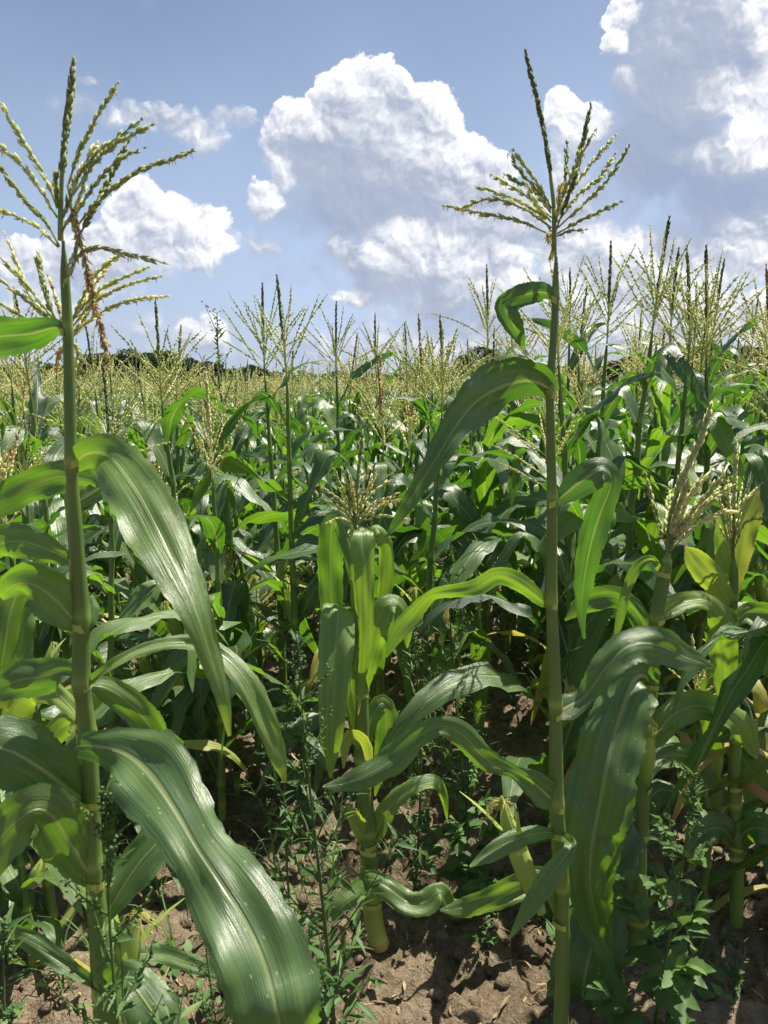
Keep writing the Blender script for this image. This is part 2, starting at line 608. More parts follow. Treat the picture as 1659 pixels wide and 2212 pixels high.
M_LEAF = mat_leaf()
M_STALK = mat_stalk()
M_TASSEL = mat_soft('tassel', [(0.0, (.11, .145, .065)), (.3, (.34, .40, .17)), (.55, (.68, .72, .36)), (.75, (.88, .86, .55)), (.87, (.56, .30, .14)), (1.0, (.20, .10, .05))], .6, .5, 90, .3)
M_SILK = mat_soft('corn_silk', [(0, (.45, .5, .14)), (.6, (.72, .68, .25)), (1.0, (.35, .2, .06))], .45, .4, 70, .3)
M_HUSK = mat_soft('husk', [(0, (.18, .30, .06)), (.5, (.36, .48, .11)), (1.0, (.5, .48, .16))], .45, .25, 25, .3, .45)
M_WEED = mat_soft('weed_leaf', [(0, (.045, .095, .040)), (.4, (.085, .175, .055)), (.7, (.16, .27, .08)), (1.0, (.5, .42, .08))], .55, .42, 30, .3, .4)
M_WSTEM = mat_soft('weed_stem', [(0, (.05, .10, .03)), (.5, (.10, .16, .04)), (1.0, (.25, .12, .07))], .5, .1, 30, .3)
M_SOIL = mat_soil()
M_LITTER = mat_soft('dry_litter', [(0, (.20, .14, .08)), (.5, (.38, .29, .17)), (1.0, (.55, .47, .28))], .8, .1, 40, .4)
M_CROWN = mat_soft('tree_leaf', [(0, (.026, .050, .028)), (.4, (.046, .082, .040)), (.75, (.075, .120, .050)), (1.0, (.11, .15, .06))], .7, .25, .35, .5)
M_BARK = mat_soft('bark', [(0, (.05, .04, .03)), (1.0, (.12, .09, .07))], .9, .0, 8, .5)

# ------------------------------------------------------------------ corn
SPIK_V = np.array([(0, 0, 0), (.5, 0, .4), (0, .4, .45), (-.5, 0, .4), (0, -.4, .45), (0, 0, 1)], float)
SPIK_F = [(0, 2, 1), (0, 3, 2), (0, 4, 3), (0, 1, 4), (5, 1, 2), (5, 2, 3), (5, 3, 4), (5, 4, 1)]
LOWS_V = np.array([(.5, 0, 0), (-.25, .43, 0), (-.25, -.43, 0), (0, 0, 1)], float)
LOWS_F = [(0, 1, 3), (1, 2, 3), (2, 0, 3)]


def ribbon(mb, path, hw, W, Nn, m, rng, ruffle=.22, fold=28, droop=.16, tint=.25, waves=None, mat=0):
    n = len(path)
    s = np.linspace(0, 1, n)
    c = np.linspace(-1, 1, m)
    f = np.radians(fold) * (1.15 - s) if np.size(fold) == 1 else np.radians(fold)
    L = np.linalg.norm(np.diff(path, axis=0), axis=1).sum()
    if waves is None:
        waves = max(1.2, L / .17)
    ph = rng.uniform(0, 6.28, 4)
    env = np.clip(s * 6, 0, 1) * np.clip((1 - s) * 5, 0, 1)
    wl = np.sin(s * waves * 6.28 + ph[0]) + .5 * np.sin(s * waves * 2.3 * 6.28 + ph[1])
    wr = np.sin(s * waves * 1.1 * 6.28 + ph[2]) + .5 * np.sin(s * waves * 2.1 * 6.28 + ph[3])
    C = c[None, :, None]
    A = np.abs(C)
    H = hw[:, None, None]
    F = f[:, None, None]
    ed = 1 + .05 * np.sin(s * L * 90 + ph[0]) * np.sin(s * L * 37 + ph[1]) + .03 * rng.normal(0, 1, n) * (n > 20)
    H = H * np.where(A > .99, ed[:, None, None], 1)
    pl = .05 * np.sin(C * 9.5 + ph[2] + 1.5 * np.sin(s * L * 9 + ph[3])[:, None, None]) * np.clip(A * 2, 0, 1) * env[:, None, None] if m > 7 else 0
    lump = .10 * (np.sin(s * L * 23 + ph[1])[:, None, None] * np.sin(C * 3 + ph[0]) + .7 * np.sin(s * L * 41 + ph[2])[:, None, None] * np.sin(C * 4.1 + ph[3])) * env[:, None, None]
    wav = np.where(C < 0, wl[:, None, None], wr[:, None, None]) * env[:, None, None]
    G = path[:, None] + C * H * np.cos(F) * W[:, None] + Nn[:, None] * H * (A * np.sin(F) - droop * A ** 2.2 * 1.6 + ruffle * A ** 1.8 * wav + pl + lump)
    a, b = np.meshgrid(s, c * .5 + .5, indexing='ij')
    mb.grid(G, UV=np.stack([b, a], -1), T=tint, mat=mat)


def leaf_width(s, w):
    return w * (.42 + .58 * np.clip(s / .28, 0, 1) ** .8) * np.clip((1 - s) / .62, 0, 1) ** .62 + .0008


def leaf_path(p0, az, rng, L, e0, e1, kink=None, n=22, wander=.25, bend=1.0):
    s = np.linspace(0, 1, n)
    e = e0 - (e0 + e1) * s ** (1.35 / bend)
    if kink:
        e = np.where(s > kink, np.minimum(e, -e1) - .1, e0 - .35 * s)
        e = np.convolve(np.pad(e, 1, 'edge'), [.25, .5, .25], 'valid')
    e = np.clip(e, -R(88), R(88))
    a = az + wander * rng.normal() * s + .18 * np.sin(s * 5 + rng.uniform(0, 6))
    ds = L / (n - 1)
    d = np.stack([np.cos(e) * np.sin(a), np.cos(e) * np.cos(a), np.sin(e)], 1) * ds
    pts = np.vstack([p0, p0 + np.cumsum(d, 0)])[:n]
    return pts


def corn_leaf(mb, p0, az, rng, L, w, e0, e1, kink, lod, tint, twist=None):
    n, m = {0: (34, 9), 1: (18, 5), 2: (8, 3), 3: (5, 2)}[lod]
    path = leaf_path(np.asarray(p0), az, rng, L, e0, e1, kink, n)
    W0 = np.array([math.cos(az), -math.sin(az), 0])
    T, W, Nn = frames(path, W0)
    s = np.linspace(0, 1, n)
    tw = (rng.normal() * .9 if twist is None else twist) * s ** 1.3
    W, Nn = W * np.cos(tw)[:, None] + Nn * np.sin(tw)[:, None], Nn * np.cos(tw)[:, None] - W * np.sin(tw)[:, None]
    Nn = np.where((Nn[:1, 2:3] < 0), -Nn, Nn)
    hw = leaf_width(s, w) * .5
    ribbon(mb, path, hw, W, Nn, m, rng, ruffle=.24 + .2 * rng.random(), fold=rng.uniform(15, 34), tint=tint + (.03 * rng.normal()))


def spikes(mb, path, rng, step, size, wid, lod, tint, spread=.32, ranks=2, anthers=0.0, taper=True):
    """paired spikelets along a tassel branch"""
    path = np.asarray(path)
    T, W, Nn = frames(path)
    seg = np.linalg.norm(np.diff(path, axis=0), axis=1)
    L = np.concatenate([[0], np.cumsum(seg)])
    k = int(L[-1] / step)
    if k < 2:
        return
    q = np.linspace(0.06 * L[-1], L[-1], k)
    ip = lambda A: np.stack([np.interp(q, L, A[:, j]) for j in range(3)], 1)
    O, t, w, nn = ip(path), nrm(ip(T)), nrm(ip(W)), nrm(ip(Nn))
    for r in range(ranks):
        ang = 6.283 * r / ranks + rng.normal(0, .5, k) + np.arange(k) * (2.4 if ranks > 2 else .15)
        side = w * np.cos(ang)[:, None] + nn * np.sin(ang)[:, None]
        Z = nrm(t + side * spread * rng.uniform(.6, 1.4, (k, 1)))
        sz = size * rng.uniform(.8, 1.3, (k, 1))
        if taper:
            sz = sz * np.clip((1.06 - q / L[-1]) * 5, .55, 1)[:, None]
        X = nrm(np.cross(Z, side + 1e-3))
        Y = np.cross(Z, X)
        tt = tint + rng.normal(0, .06, k)
        o = O + rng.normal(0, 1, (k, 1)) * t * step * .4
        tv, tf = (SPIK_V, SPIK_F) if lod < 2 else (LOWS_V, LOWS_F)
        mb.inst(tv, tf, o, X * sz * wid, Y * sz * wid, Z * sz, T=tt)
        if anthers > 0 and lod < 2:
            pick = (rng.random(k) < anthers) & (q / L[-1] > .05)
            j = int(pick.sum())
            if j:
                dn = nrm(np.array([0, 0, -1.0]) + rng.normal(0, .35, (j, 3)))
                x = nrm(np.cross(dn, rng.normal(0, 1, (j, 3))))
                y = np.cross(dn, x)
                l = rng.uniform(.006, .010, (j, 1))
                mb.inst(SPIK_V, SPIK_F, (o + Z * sz * .7)[pick], x * .0018, y * .0018, dn * l, T=rng.uniform(.62, .9, j))


def branch_path(p0, az, el, L, rng, n=9, curve=-.5):
    s = np.linspace(0, 1, n)
    e = el + curve * s + .05 * rng.normal()
    a = az + .12 * np.sin(s * 4 + rng.uniform(0, 6))
    d = np.stack([np.cos(e) * np.sin(a), np.cos(e) * np.cos(a), np.sin(e)], 1) * L / (n - 1)
    return np.vstack([p0, p0 + np.cumsum(d, 0)])[:n]


def tassel(parent, base, rng, lod, style, sub, H=.30, lean=(0, 0)):
    """central spike and rachis, and branches (sub-parts when sub is set)"""
    st = dict(green=(.42, .22), pale=(.60, .45), brown=(.50, .86), young=(.66, .60), dark=(.46, .10))[style]
    young = style == 'young'
    nb = int(rng.integers(12, 18)) if not young else int(rng.integers(10, 15))
    if lod >= 2:
        nb = max(9, nb - 3)
    if lod >= 3:
        nb = 5
    zz = np.linspace(0, 1, 10)
    ax = np.array(base) + np.stack([lean[0] * zz ** 1.5, lean[1] * zz ** 1.5, H * zz], 1)
    mb = MB()
    mb.tube(ax, np.linspace(.0034, .0012, 10), 6 if lod < 2 else 3, T=st[0] * .8)
    sz = {0: 1, 1: 1, 2: 1.2, 3: 1.7}[lod]
    spikes(mb, ax[3:], rng, .0075 * (1 if lod < 2 else (1.8 if lod == 2 else 4)), .0150 * sz, .50, lod, st[1], .30, 5 if lod < 2 else 3, .10 if lod < 2 else 0)
    to = mb if not sub else None
    root = mb.build('tassel', M_TASSEL, parent) if sub else None
    az = rng.uniform(0, 6.28)
    for i in range(nb):
        f = i / nb
        b0 = ax[0] * (1 - f * .38) + ax[-1] * f * .38
        az += 2.4 + rng.normal(0, .25)
        el = R(rng.uniform(28, 62) if not young else rng.uniform(50, 76)) + f * .28
        L = H * (rng.uniform(.62, .95) if not young else rng.uniform(.45, .7)) * (1 - .25 * f)
        bp = branch_path(b0, az, el, L, rng, curve=rng.uniform(-.45, .15))
        b = MB() if sub else mb
        b.tube(bp, np.linspace(.0016, .0007, len(bp)), 5 if lod < 2 else 3, T=st[0])
        spikes(b, bp[1:], rng, .0095 * (1 if lod < 2 else (1.8 if lod == 2 else 3.5)), .0118 * sz, .46, lod, st[0] + .08 * rng.normal() + .1, .34, 2, (.35 if style in ('pale', 'young', 'green') else .1) if lod < 2 else 0)
        if sub:
            b.build('tassel_branch', M_TASSEL, root)
    return root if sub else mb.build('tassel', M_TASSEL, parent)


def ear(parent, p0, az, rng, L=.20, tilt=.45, lod=0, rad=.021):
    s = np.linspace(0, 1, 14)
    ax = leaf_path(np.asarray(p0), az, rng, L, R(90) - tilt, -R(75), None, 14, wander=.05)
    r = rad * np.clip(np.sin(np.pi * (s * .86 + .12)), .05, 1) ** .8
    mb = MB()
    T, W, Nn = frames(ax)
    k = 14
    a = np.linspace(0, 2 * math.pi, k, endpoint=False)
    rr = r[:, None] * (1 + .07 * np.sin(a * 5 + 1)[None])
    G = ax[:, None] + rr[..., None] * (np.cos(a)[None, :, None] * W[:, None] + np.sin(a)[None, :, None] * Nn[:, None])
    mb.grid(G, T=.35 + .3 * s, closed=True)
    for j in range(3):                      # loose husk leaf tips
        q = 5 + j * 2
        d = nrm(W[q] * math.cos(j * 2.2) + Nn[q] * math.sin(j * 2.2))
        pp = ax[q] + d * r[q] + np.outer(np.linspace(0, 1, 7), T[q] * L * .42 + d * .012 * (j + 1)) + np.outer(np.linspace(0, 1, 7) ** 2, d * .02)
        side = nrm(np.cross(T[q], d))
        ribbon(mb, pp, np.linspace(.012, .001, 7), np.tile(side, (7, 1)), np.tile(d, (7, 1)), 4, rng, ruffle=.05, fold=10, tint=.4)
    e = mb.build('ear', M_HUSK, parent)
    sb = MB()
    tip = ax[-2]
    for _ in range(60 if lod == 0 else 22):
        d = nrm(T[-1] + rng.normal(0, .55, 3))
        q = np.linspace(0, 1, 6)[:, None]
        l = rng.uniform(.018, .045)
        pp = tip + d * l * q + np.array([0, 0, -1.0]) * l * .9 * q ** 2.2 + rng.normal(0, .0015, (6, 3))
        sb.tube(pp, .00055 if lod == 0 else .0011, 3, T=rng.uniform(.2, .75))
    sb.build('silk', M_SILK, e)
    return e


def stalk_mesh(parent, path, r0, r1, nodes, lod, low=.45):
    """path: points from the ground up; nodes: arc positions (0..1) of the joints"""
    n = {0: 120, 1: 60, 2: 14, 3: 5}[lod]
    q = spline(path, n)
    s = np.linspace(0, 1, n)
    if lod < 2 and len(nodes) > 2:
        zig = np.interp(s, sorted(nodes), [(-1) ** i * .0028 for i in range(len(nodes))])
        q = q + np.stack([zig, zig * .5, 0 * zig], 1)
    r = r0 + (r1 - r0) * s ** 1.25
    t = .24 + low * np.clip(1 - s * (7 if low < .5 else 3.2), 0, 1) - .08 * s
    if lod < 2:
        for x in nodes:
            g = np.exp(-((s - x) / .0065) ** 2)
            r = r * (1 + .24 * g)
            t = t + .28 * np.exp(-((s - x - .003) / .006) ** 2) + .12 * np.exp(-((s - x - .010) / .022) ** 2) - .14 * np.exp(-((s - x + .011) / .006) ** 2)
            # the sheath that wraps the stalk above each joint
            up = np.clip((s - x) / .01, 0, 1) * np.clip((x + .13 - s) / .04, 0, 1)
            r = r * (1 + .13 * up)
            t = t - .10 * up
    r = r * np.clip((1 - s) / .03, .25, 1) ** .7
    mb = MB()
    k = {0: 16, 1: 9, 2: 5, 3: 3}[lod]
    T, W, Nn = frames(q)
    a = np.linspace(0, 2 * math.pi, k, endpoint=False)
    G = q[:, None] + r[:, None, None] * ((np.cos(a) * 1.06)[None, :, None] * W[:, None] + (np.sin(a) * .95)[None, :, None] * Nn[:, None])
    UV = np.stack(np.meshgrid(s * 8, np.linspace(0, 1, k), indexing='ij')[::-1], -1)
    mb.grid(G, UV=UV, T=np.repeat(t, k), closed=True)
    return mb.build('stalk', M_STALK, parent), q


def collar(mb, p, az, r, T=.80):
    """yellow collar where a blade leaves the sheath"""
    a = np.linspace(-1.9, 1.9, 9) + az
    G = np.stack([p + np.array([np.sin(x) * r * 1.18, np.cos(x) * r * 1.18, h + .004 * math.cos(x - az)]) for h in (-.006, 0, .005) for x in a]).reshape(3, 9, 3)
    mb.grid(G, T=T)


def make_corn(seed, lod, style='green', H=1.35, nleaf=9, sub=False, has_ear=True, vigor=1.0, TH=.30):
    rng = np.random.default_rng(seed)
    root = empty('corn_plant', (0, 0, 0))
    lean = rng.normal(0, .035, 2)
    zz = np.linspace(0, 1, 6)
    path = np.stack([lean[0] * zz ** 2 + .008 * np.sin(zz * 5 + seed), lean[1] * zz ** 2 + .008 * np.cos(zz * 4 + seed), H * zz - .02], 1)
    nodes = [.06, .13, .22, .32, .42, .52, .62, .72, .81, .89][:nleaf + 1]
    r0 = .0135 * vigor
    st, q = stalk_mesh(root, path, r0, .0042, nodes, lod)
    az = rng.uniform(0, 6.28)
    join = MB() if lod >= 1.5 else None
    for i, x in enumerate(nodes):
        az += math.pi + rng.normal(0, .3)
        if i == 0 and rng.random() < .6:
            continue
        p0 = q[int(x * (len(q) - 1))]
        # longest in the middle, short at the top
        L = (1.08 if lod < 2 else 1) * vigor * (.34 + .44 * math.sin(math.pi * min(1, (x + .16) / .95))) * rng.uniform(.85, 1.12)
        w = (1.22 if lod < 2 else 1.1) * vigor * (.045 + .036 * math.sin(math.pi * min(1, (x + .1)))) * rng.uniform(.85, 1.15)
        e0 = R(rng.uniform(42, 66)) + (.25 if x > .75 else 0)
        e1 = R(rng.uniform(45, 85)) if x < .8 else R(rng.uniform(0, 60))
        kink = rng.uniform(.32, .55) if rng.random() < .5 else None
        dead = i < 3 and rng.random() < .5
        mb = join if join is not None else MB()
        corn_leaf(mb, p0, az, rng, L * (.7 if dead else 1), w * (.6 if dead else 1), e0, e1, kink, lod, (.8 if dead else .20 + .09 * rng.normal()))
        if lod == 0:
            collar(mb, p0, az, np.interp(x, [0, 1], [r0, .005]))
        if join is None:
            mb.build('leaf', M_LEAF, root)
    if join is not None:
        join.build('foliage', M_LEAF, root)
    if has_ear and lod < 2:
        x = nodes[4]
        ear(root, q[int(x * (len(q) - 1))] + np.array([math.sin(az + 1.5), math.cos(az + 1.5), 0]) * r0 * .8, az + 1.5, rng, .17 * vigor, .4, lod=lod)
    tassel(root, q[-1], rng, lod, style, sub, H=TH, lean=rng.normal(0, .02, 2))
    kids(root)
    root['_h'] = H + TH
    return root

# ------------------------------------------------------------------ ground
def vnoise(x, y, seed=0):
    xi, yi = np.floor(x).astype(np.int64), np.floor(y).astype(np.int64)
    fx, fy = x - xi, y - yi
    fx, fy = fx * fx * (3 - 2 * fx), fy * fy * (3 - 2 * fy)

    def h(a, b):
        n = (a * 374761393 + b * 668265263 + seed * 974634777) & 0x7fffffff
        n = ((n ^ (n >> 13)) * 1274126177) & 0x7fffffff
        return ((n ^ (n >> 16)) & 0xffff) / 65535.0
    return (h(xi, yi) * (1 - fx) + h(xi + 1, yi) * fx) * (1 - fy) + (h(xi, yi + 1) * (1 - fx) + h(xi + 1, yi + 1) * fx) * fy


def ground_z(x, y):
    z = (vnoise(x * .7, y * .7, 1) - .5) * .05
    z = z + (vnoise(x * 4, y * 4, 2) - .5) * .035
    c = vnoise(x * 11, y * 11, 3)
    z = z + np.abs(c - .5) * .045
    c2 = vnoise(x * 26, y * 26, 4)
    gate = np.clip(vnoise(x * 2.3, y * 2.3, 5) * 2.2 - .6, .15, 1)
    z = z + (c2 - .5) * .034 * gate + (vnoise(x * 55, y * 55, 6) - .5) * .030 * gate + (vnoise(x * 110, y * 90, 9) - .5) * .020
    return z - .02


def build_ground():
    def axis(a, b, st, far, g=1.13):
        c = list(np.arange(a, b, st))
        s = st
        x = c[-1]
        while x < far:
            s *= g
            x += s
            c.append(x)
        return c
    ys = np.array(axis(.9, 4.6, .011, 1500))
    ys = np.concatenate([-np.geomspace(1.2, 700, 14)[::-1], [-.6, 0, .4, .7], ys])
    xp = np.array(axis(0, 1.9, .012, 1500))
    xs = np.concatenate([-xp[::-1][:-1], xp])
    X, Y = np.meshgrid(xs, ys)
    fade = np.clip(1.6 - np.hypot(X, Y) / 14, 0, 1)
    Z = ground_z(X, Y) * fade
    mb = MB()
    G = np.stack([X, Y, Z], -1)
    mb.grid(G, UV=np.stack([X, Y], -1))
    g = mb.build('ground', M_SOIL)
    g['kind'] = 'structure'
    # clods lying on it
    rng = np.random.default_rng(5)
    cb = MB()
    import bmesh
    bm = bmesh.new()
    bmesh.ops.create_icosphere(bm, subdivisions=1, radius=1)
    iv = np.array([v.co[:] for v in bm.verts])
    itf = [[v.index for v in f.verts] for f in bm.faces]
    bm.free()
    for k in range(6):
        f = 1 + .45 * (vnoise(iv[:, 0] * 2.1 + 9 * k, iv[:, 1] * 2.1 + iv[:, 2] * 1.7, k) - .5) * 2 + .2 * (vnoise(iv[:, 0] * 5, iv[:, 1] * 5 + iv[:, 2] * 4, k + 20) - .5) * 2
        tv = iv * f[:, None]
        n = 900
        D = 1.2 + 5.0 * rng.random(n) ** 1.3
        x = rng.uniform(-.62, .62, n) * (D + .4)
        r = .002 + .018 * rng.random(n) ** 4
        a = rng.uniform(0, 6.28, n)
        Xa = np.stack([np.cos(a), np.sin(a), 0 * a], 1) * r[:, None] * 1.2
        Ya = np.stack([-np.sin(a), np.cos(a), 0 * a], 1) * r[:, None]
        Za = np.stack([0 * a, 0 * a, np.ones(n)], 1) * r[:, None] * .75
        O = np.stack([x, D, ground_z(x, D) * np.clip(1.6 - np.hypot(x, D) / 14, 0, 1) + r * .25], 1)
        cb.inst(tv, itf, O, Xa, Ya, Za)
    c = cb.build('soil_clods', M_SOIL)
    c['kind'] = 'stuff'
    tag(c, 'crumbly brown clods of soil scattered over the bare ground', 'soil')


def gz(x, y):
    return float(ground_z(np.array([x]), np.array([y]))[0]) * min(1, max(0, 1.6 - math.hypot(x, y) / 14))


build_ground()


# ------------------------------------------------------------------ far trees
def make_tree(seed, h, wid, name='broadleaf_tree'):
    rng = np.random.default_rng(seed)
    root = empty(name, (0, 0, 0))
    tb = MB()
    tb.tube(np.array([(0, 0, -.3), (.1, 0, h * .25), (.05, .1, h * .55)]), [.35, .27, .15], 7, T=.4)
    for _ in range(5):
        a = rng.uniform(0, 6.28)
        tb.tube(np.array([(.05, 0, h * .22), (math.sin(a) * wid * .2, math.cos(a) * wid * .2, h * .45), (math.sin(a) * wid * .38, math.cos(a) * wid * .38, h * .62)]), [.16, .1, .04], 5, T=.5)
    tb.build('trunk', M_BARK, root)
    cb = MB()
    nl = 26
    tv = np.array([(-.5, 0, 0), (.5, 0, 0), (.1, .12, .8)], float)
    for i in range(nl):
        u = rng.normal(0, 1, 3)
        u = u / np.linalg.norm(u)
        c = np.array([u[0] * wid * .36, u[1] * wid * .36, h * .56 + u[2] * h * .29])
        r = rng.uniform(.16, .30) * wid * .62
        n = 420
        d = nrm(rng.normal(0, 1, (n, 3)))
        O = c + d * r * (rng.uniform(.55, 1.06, (n, 1))) * np.array([1, 1, .78])
        Z = nrm(d + rng.normal(0, .7, (n, 3)))
        X = nrm(np.cross(Z, rng.normal(0, 1, (n, 3))))
        s = rng.uniform(.22, .55, (n, 1))
        cb.inst(tv, [(0, 1, 2)], O, X * s, np.cross(Z, X) * s, Z * s, T=np.clip(rng.normal(.4, .16, n) + .15 * rng.normal(), 0, 1))
    cb.build('crown', M_CROWN, root)
    kids(root)
    return root


TREE_PROTOS = [make_tree(11, 8.5, 9), make_tree(12, 9.5, 8), make_tree(13, 7.5, 10), make_tree(14, 9, 7)]
tr_used = [False] * 4
# (u, v of the top, distance, variant)
TREES = [(20, 800, 190, 2), (75, 806, 185, 0), (120, 800, 180, 3), (160, 798, 175, 1), (205, 785, 170, 0), (240, 792, 172, 2), (270, 776, 165, 1), (305, 786, 168, 0), (345, 780, 172, 3),
         (385, 788, 176, 2), (420, 798, 185, 0), (455, 794, 188, 1), (500, 806, 200, 2), (545, 803, 205, 0), (590, 812, 215, 3), (635, 806, 215, 1), (680, 814, 225, 2), (725, 812, 225, 0),
         (770, 818, 235, 1), (815, 814, 230, 2), (860, 816, 235, 3), (905, 806, 220, 0), (950, 812, 225, 2), (1000, 800, 205, 1), (1045, 770, 150, 1), (1080, 800, 190, 0),
         (1120, 806, 200, 2), (1165, 800, 200, 3), (1210, 804, 200, 0), (1260, 798, 190, 2), (1310, 794, 190, 1), (1360, 790, 180, 0), (1405, 786, 170, 2), (1450, 778, 160, 3), (1500, 774, 150, 0),
         (1545, 766, 150, 1), (1590, 772, 150, 2), (1635, 776, 150, 0), (1680, 770, 150, 1), (-30, 800, 185, 1)]
for i, (u, v, D, k) in enumerate(TREES):
    pr = TREE_PROTOS[k]
    if tr_used[k]:
        o = copy_tree(pr)
    else:
        o, tr_used[k] = pr, True
    p = P(u, v, D)
    s = 1.42 * p[2] / (8.5 * [1.0, 1.08, .92, 1.0][k])
    o.location = (p[0], D, -.2)
    o.scale = (s * 1.25, s * 1.25, s)
    o.rotation_euler = (0, 0, i * 1.9)
    side = 'at the left end' if u < 560 else ('in the low middle stretch' if u < 1130 else 'at the right end')
    lab = 'dark green tree %s of the distant tree line beyond the corn' % side
    if u == 1045:
        lab = 'paler green tree standing up over the tassels right of centre in the distance'
    tag(o, lab, 'tree', 'trees in the distant tree line')


# ------------------------------------------------------------------ foreground corn, traced plant by plant
def W5(pts, D0):
    """(u, v, dD, width px, turn deg) rows -> world xyz, half width in m, turn"""
    out = []
    for (u, v, dd, w, al) in pts:
        p = P(u, v, D0 + dd)
        out.append([*p, .5 * w * ax_depth(p) / FPX, al])
    return out


def traced_leaf(parent, loc, D0, pts, seed, tint=.24, ruffle=.13, fold=16, n=56, m=11, waves=None):
    rng = np.random.default_rng(seed)
    q = spline(W5(pts, D0), n)
    path, hw, al = q[:, :3], np.maximum(q[:, 3], .0006), np.radians(q[:, 4])
    T = nrm(np.gradient(path, axis=0))
    view = nrm(path - np.array([0, 0, CAM_H]))
    Wf = nrm(np.cross(T, view))
    for i in range(1, n):
        if np.dot(Wf[i], Wf[i - 1]) < 0:
            Wf[i] *= -1
    for _ in range(3):
        Wf[1:-1] = nrm(Wf[:-2] + 2 * Wf[1:-1] + Wf[2:])
        Wf = nrm(Wf - T * (Wf * T).sum(1, keepdims=True))
    N0 = np.cross(Wf, T)
    W = Wf * np.cos(al)[:, None] + N0 * np.sin(al)[:, None]
    Nn = np.cross(W, T)
    if Nn[:, 2].mean() < 0:
        Nn = -Nn
    mb = MB()
    ribbon(mb, path, hw, W, Nn, m, rng, ruffle=ruffle * 1.5, fold=fold, droop=.10, tint=tint + .10, waves=waves)
    return mb.build('leaf', M_LEAF, parent, loc=loc)


def hero(label, D, stalk, r0, r1, node_v, leaves, tas=None, low=.3):
    """stalk: picture points from the top down; each leaf: (rows, options)"""
    pts = [P(u, v, D + dd) for (u, v, dd) in stalk]
    base = np.array([pts[-1][0], pts[-1][1], gz(pts[-1][0], pts[-1][1]) - .01])
    pts = [p for p in pts if p[2] > .08] + [base]
    path = np.array(pts[::-1])
    root = empty('corn_plant', base)
    tag(root, label, 'corn plant')
    ss = spline(path, 300)
    L = np.concatenate([[0], np.cumsum(np.linalg.norm(np.diff(ss[:, :3], axis=0), axis=1))])
    nodes = []
    for v in node_v:
        j = np.argmin([abs(project(p)[1] - v) for p in ss])
        nodes.append(L[j] / L[-1])
    st, _ = stalk_mesh(root, path - base, r0, r1, nodes, 0, low=low)
    for i, lf in enumerate(leaves):
        rows, opt = lf if isinstance(lf, tuple) and isinstance(lf[1], dict) else (lf, {})
        traced_leaf(root, base, D, rows, 100 + i + int(abs(base[0]) * 1000), **opt)
    for i, lf in enumerate(leaves):
        cm = MB()
        rows = lf[0] if isinstance(lf[1], dict) else lf
        p, q = P(rows[0][0], rows[0][1], D), P(rows[min(2, len(rows) - 1)][0], rows[min(2, len(rows) - 1)][1], D + rows[min(2, len(rows) - 1)][2])
        j = int(np.argmin(np.abs(ss[:, 2] - p[2])))
        rr_ = r0 + (r1 - r0) * (L[j] / L[-1]) ** 1.25
        collar(cm, ss[j] - base + np.array([0, 0, -.002]), math.atan2(q[0] - p[0], q[1] - p[1]), rr_ * 1.08, T=.66)
        cm.build('leaf_collar', M_STALK, root)
    if tas:
        traced_tassel(root, base, D, **tas)
    return root


def project(p):
    d = np.asarray(p) - np.array([0, 0, CAM_H])
    z = d[1] * math.cos(PITCH) - d[2] * math.sin(PITCH)
    y = d[1] * math.sin(PITCH) + d[2] * math.cos(PITCH)
    return 829.5 + FPX * d[0] / z, 1106 - FPX * y / z


def traced_tassel(root, base, D, axis, branches, spike=.14, side=.42, size=.0115, anth=.35, fat=1.0, tseed=3):
    rng = np.random.default_rng(tseed)
    ax = spline([P(u, v, D) for (u, v) in axis], 26) - base
    mb = MB()
    mb.tube(ax, np.interp(np.linspace(0, 1, 26), [0, .35, 1], [.0044, .0030, .0011]), 8, T=.2)
    spikes(mb, ax[9:], rng, .0070, .0135 * fat, .44, 0, spike, .28, 6, anth * .35)
    t = mb.build('tassel', M_TASSEL, root)
    for br in branches:
        opt = br[-1] if isinstance(br[-1], dict) else {}
        pp = [b for b in br if not isinstance(b, dict)]
        dz = opt.get('d', rng.uniform(-.07, .09))
        wd = opt.get('w', .40)
        w = [P(u, v, D + dz * (k / (len(pp) - 1)) ** 1.2) for k, (u, v) in enumerate(pp)]
        if len(w) == 2:
            mid = (w[0] + w[1]) / 2 + np.array([0, 0, .006])
            w = [w[0], mid, w[1]]
        q = spline(w, 14) - base
        b = MB()
        b.tube(q, np.linspace(.0016, .0008, 14), 6, T=.3)
        tt = opt.get('t', side + .05 * rng.normal())
        spikes(b, q[1:], rng, opt.get('step', .0080), 1.25 * size * opt.get('s', 1), wd, 0, tt, opt.get('spread', .30), opt.get('ranks', 2), opt.get('a', anth))
        b.build('tassel_branch', M_TASSEL, t)
    return t


F = dict
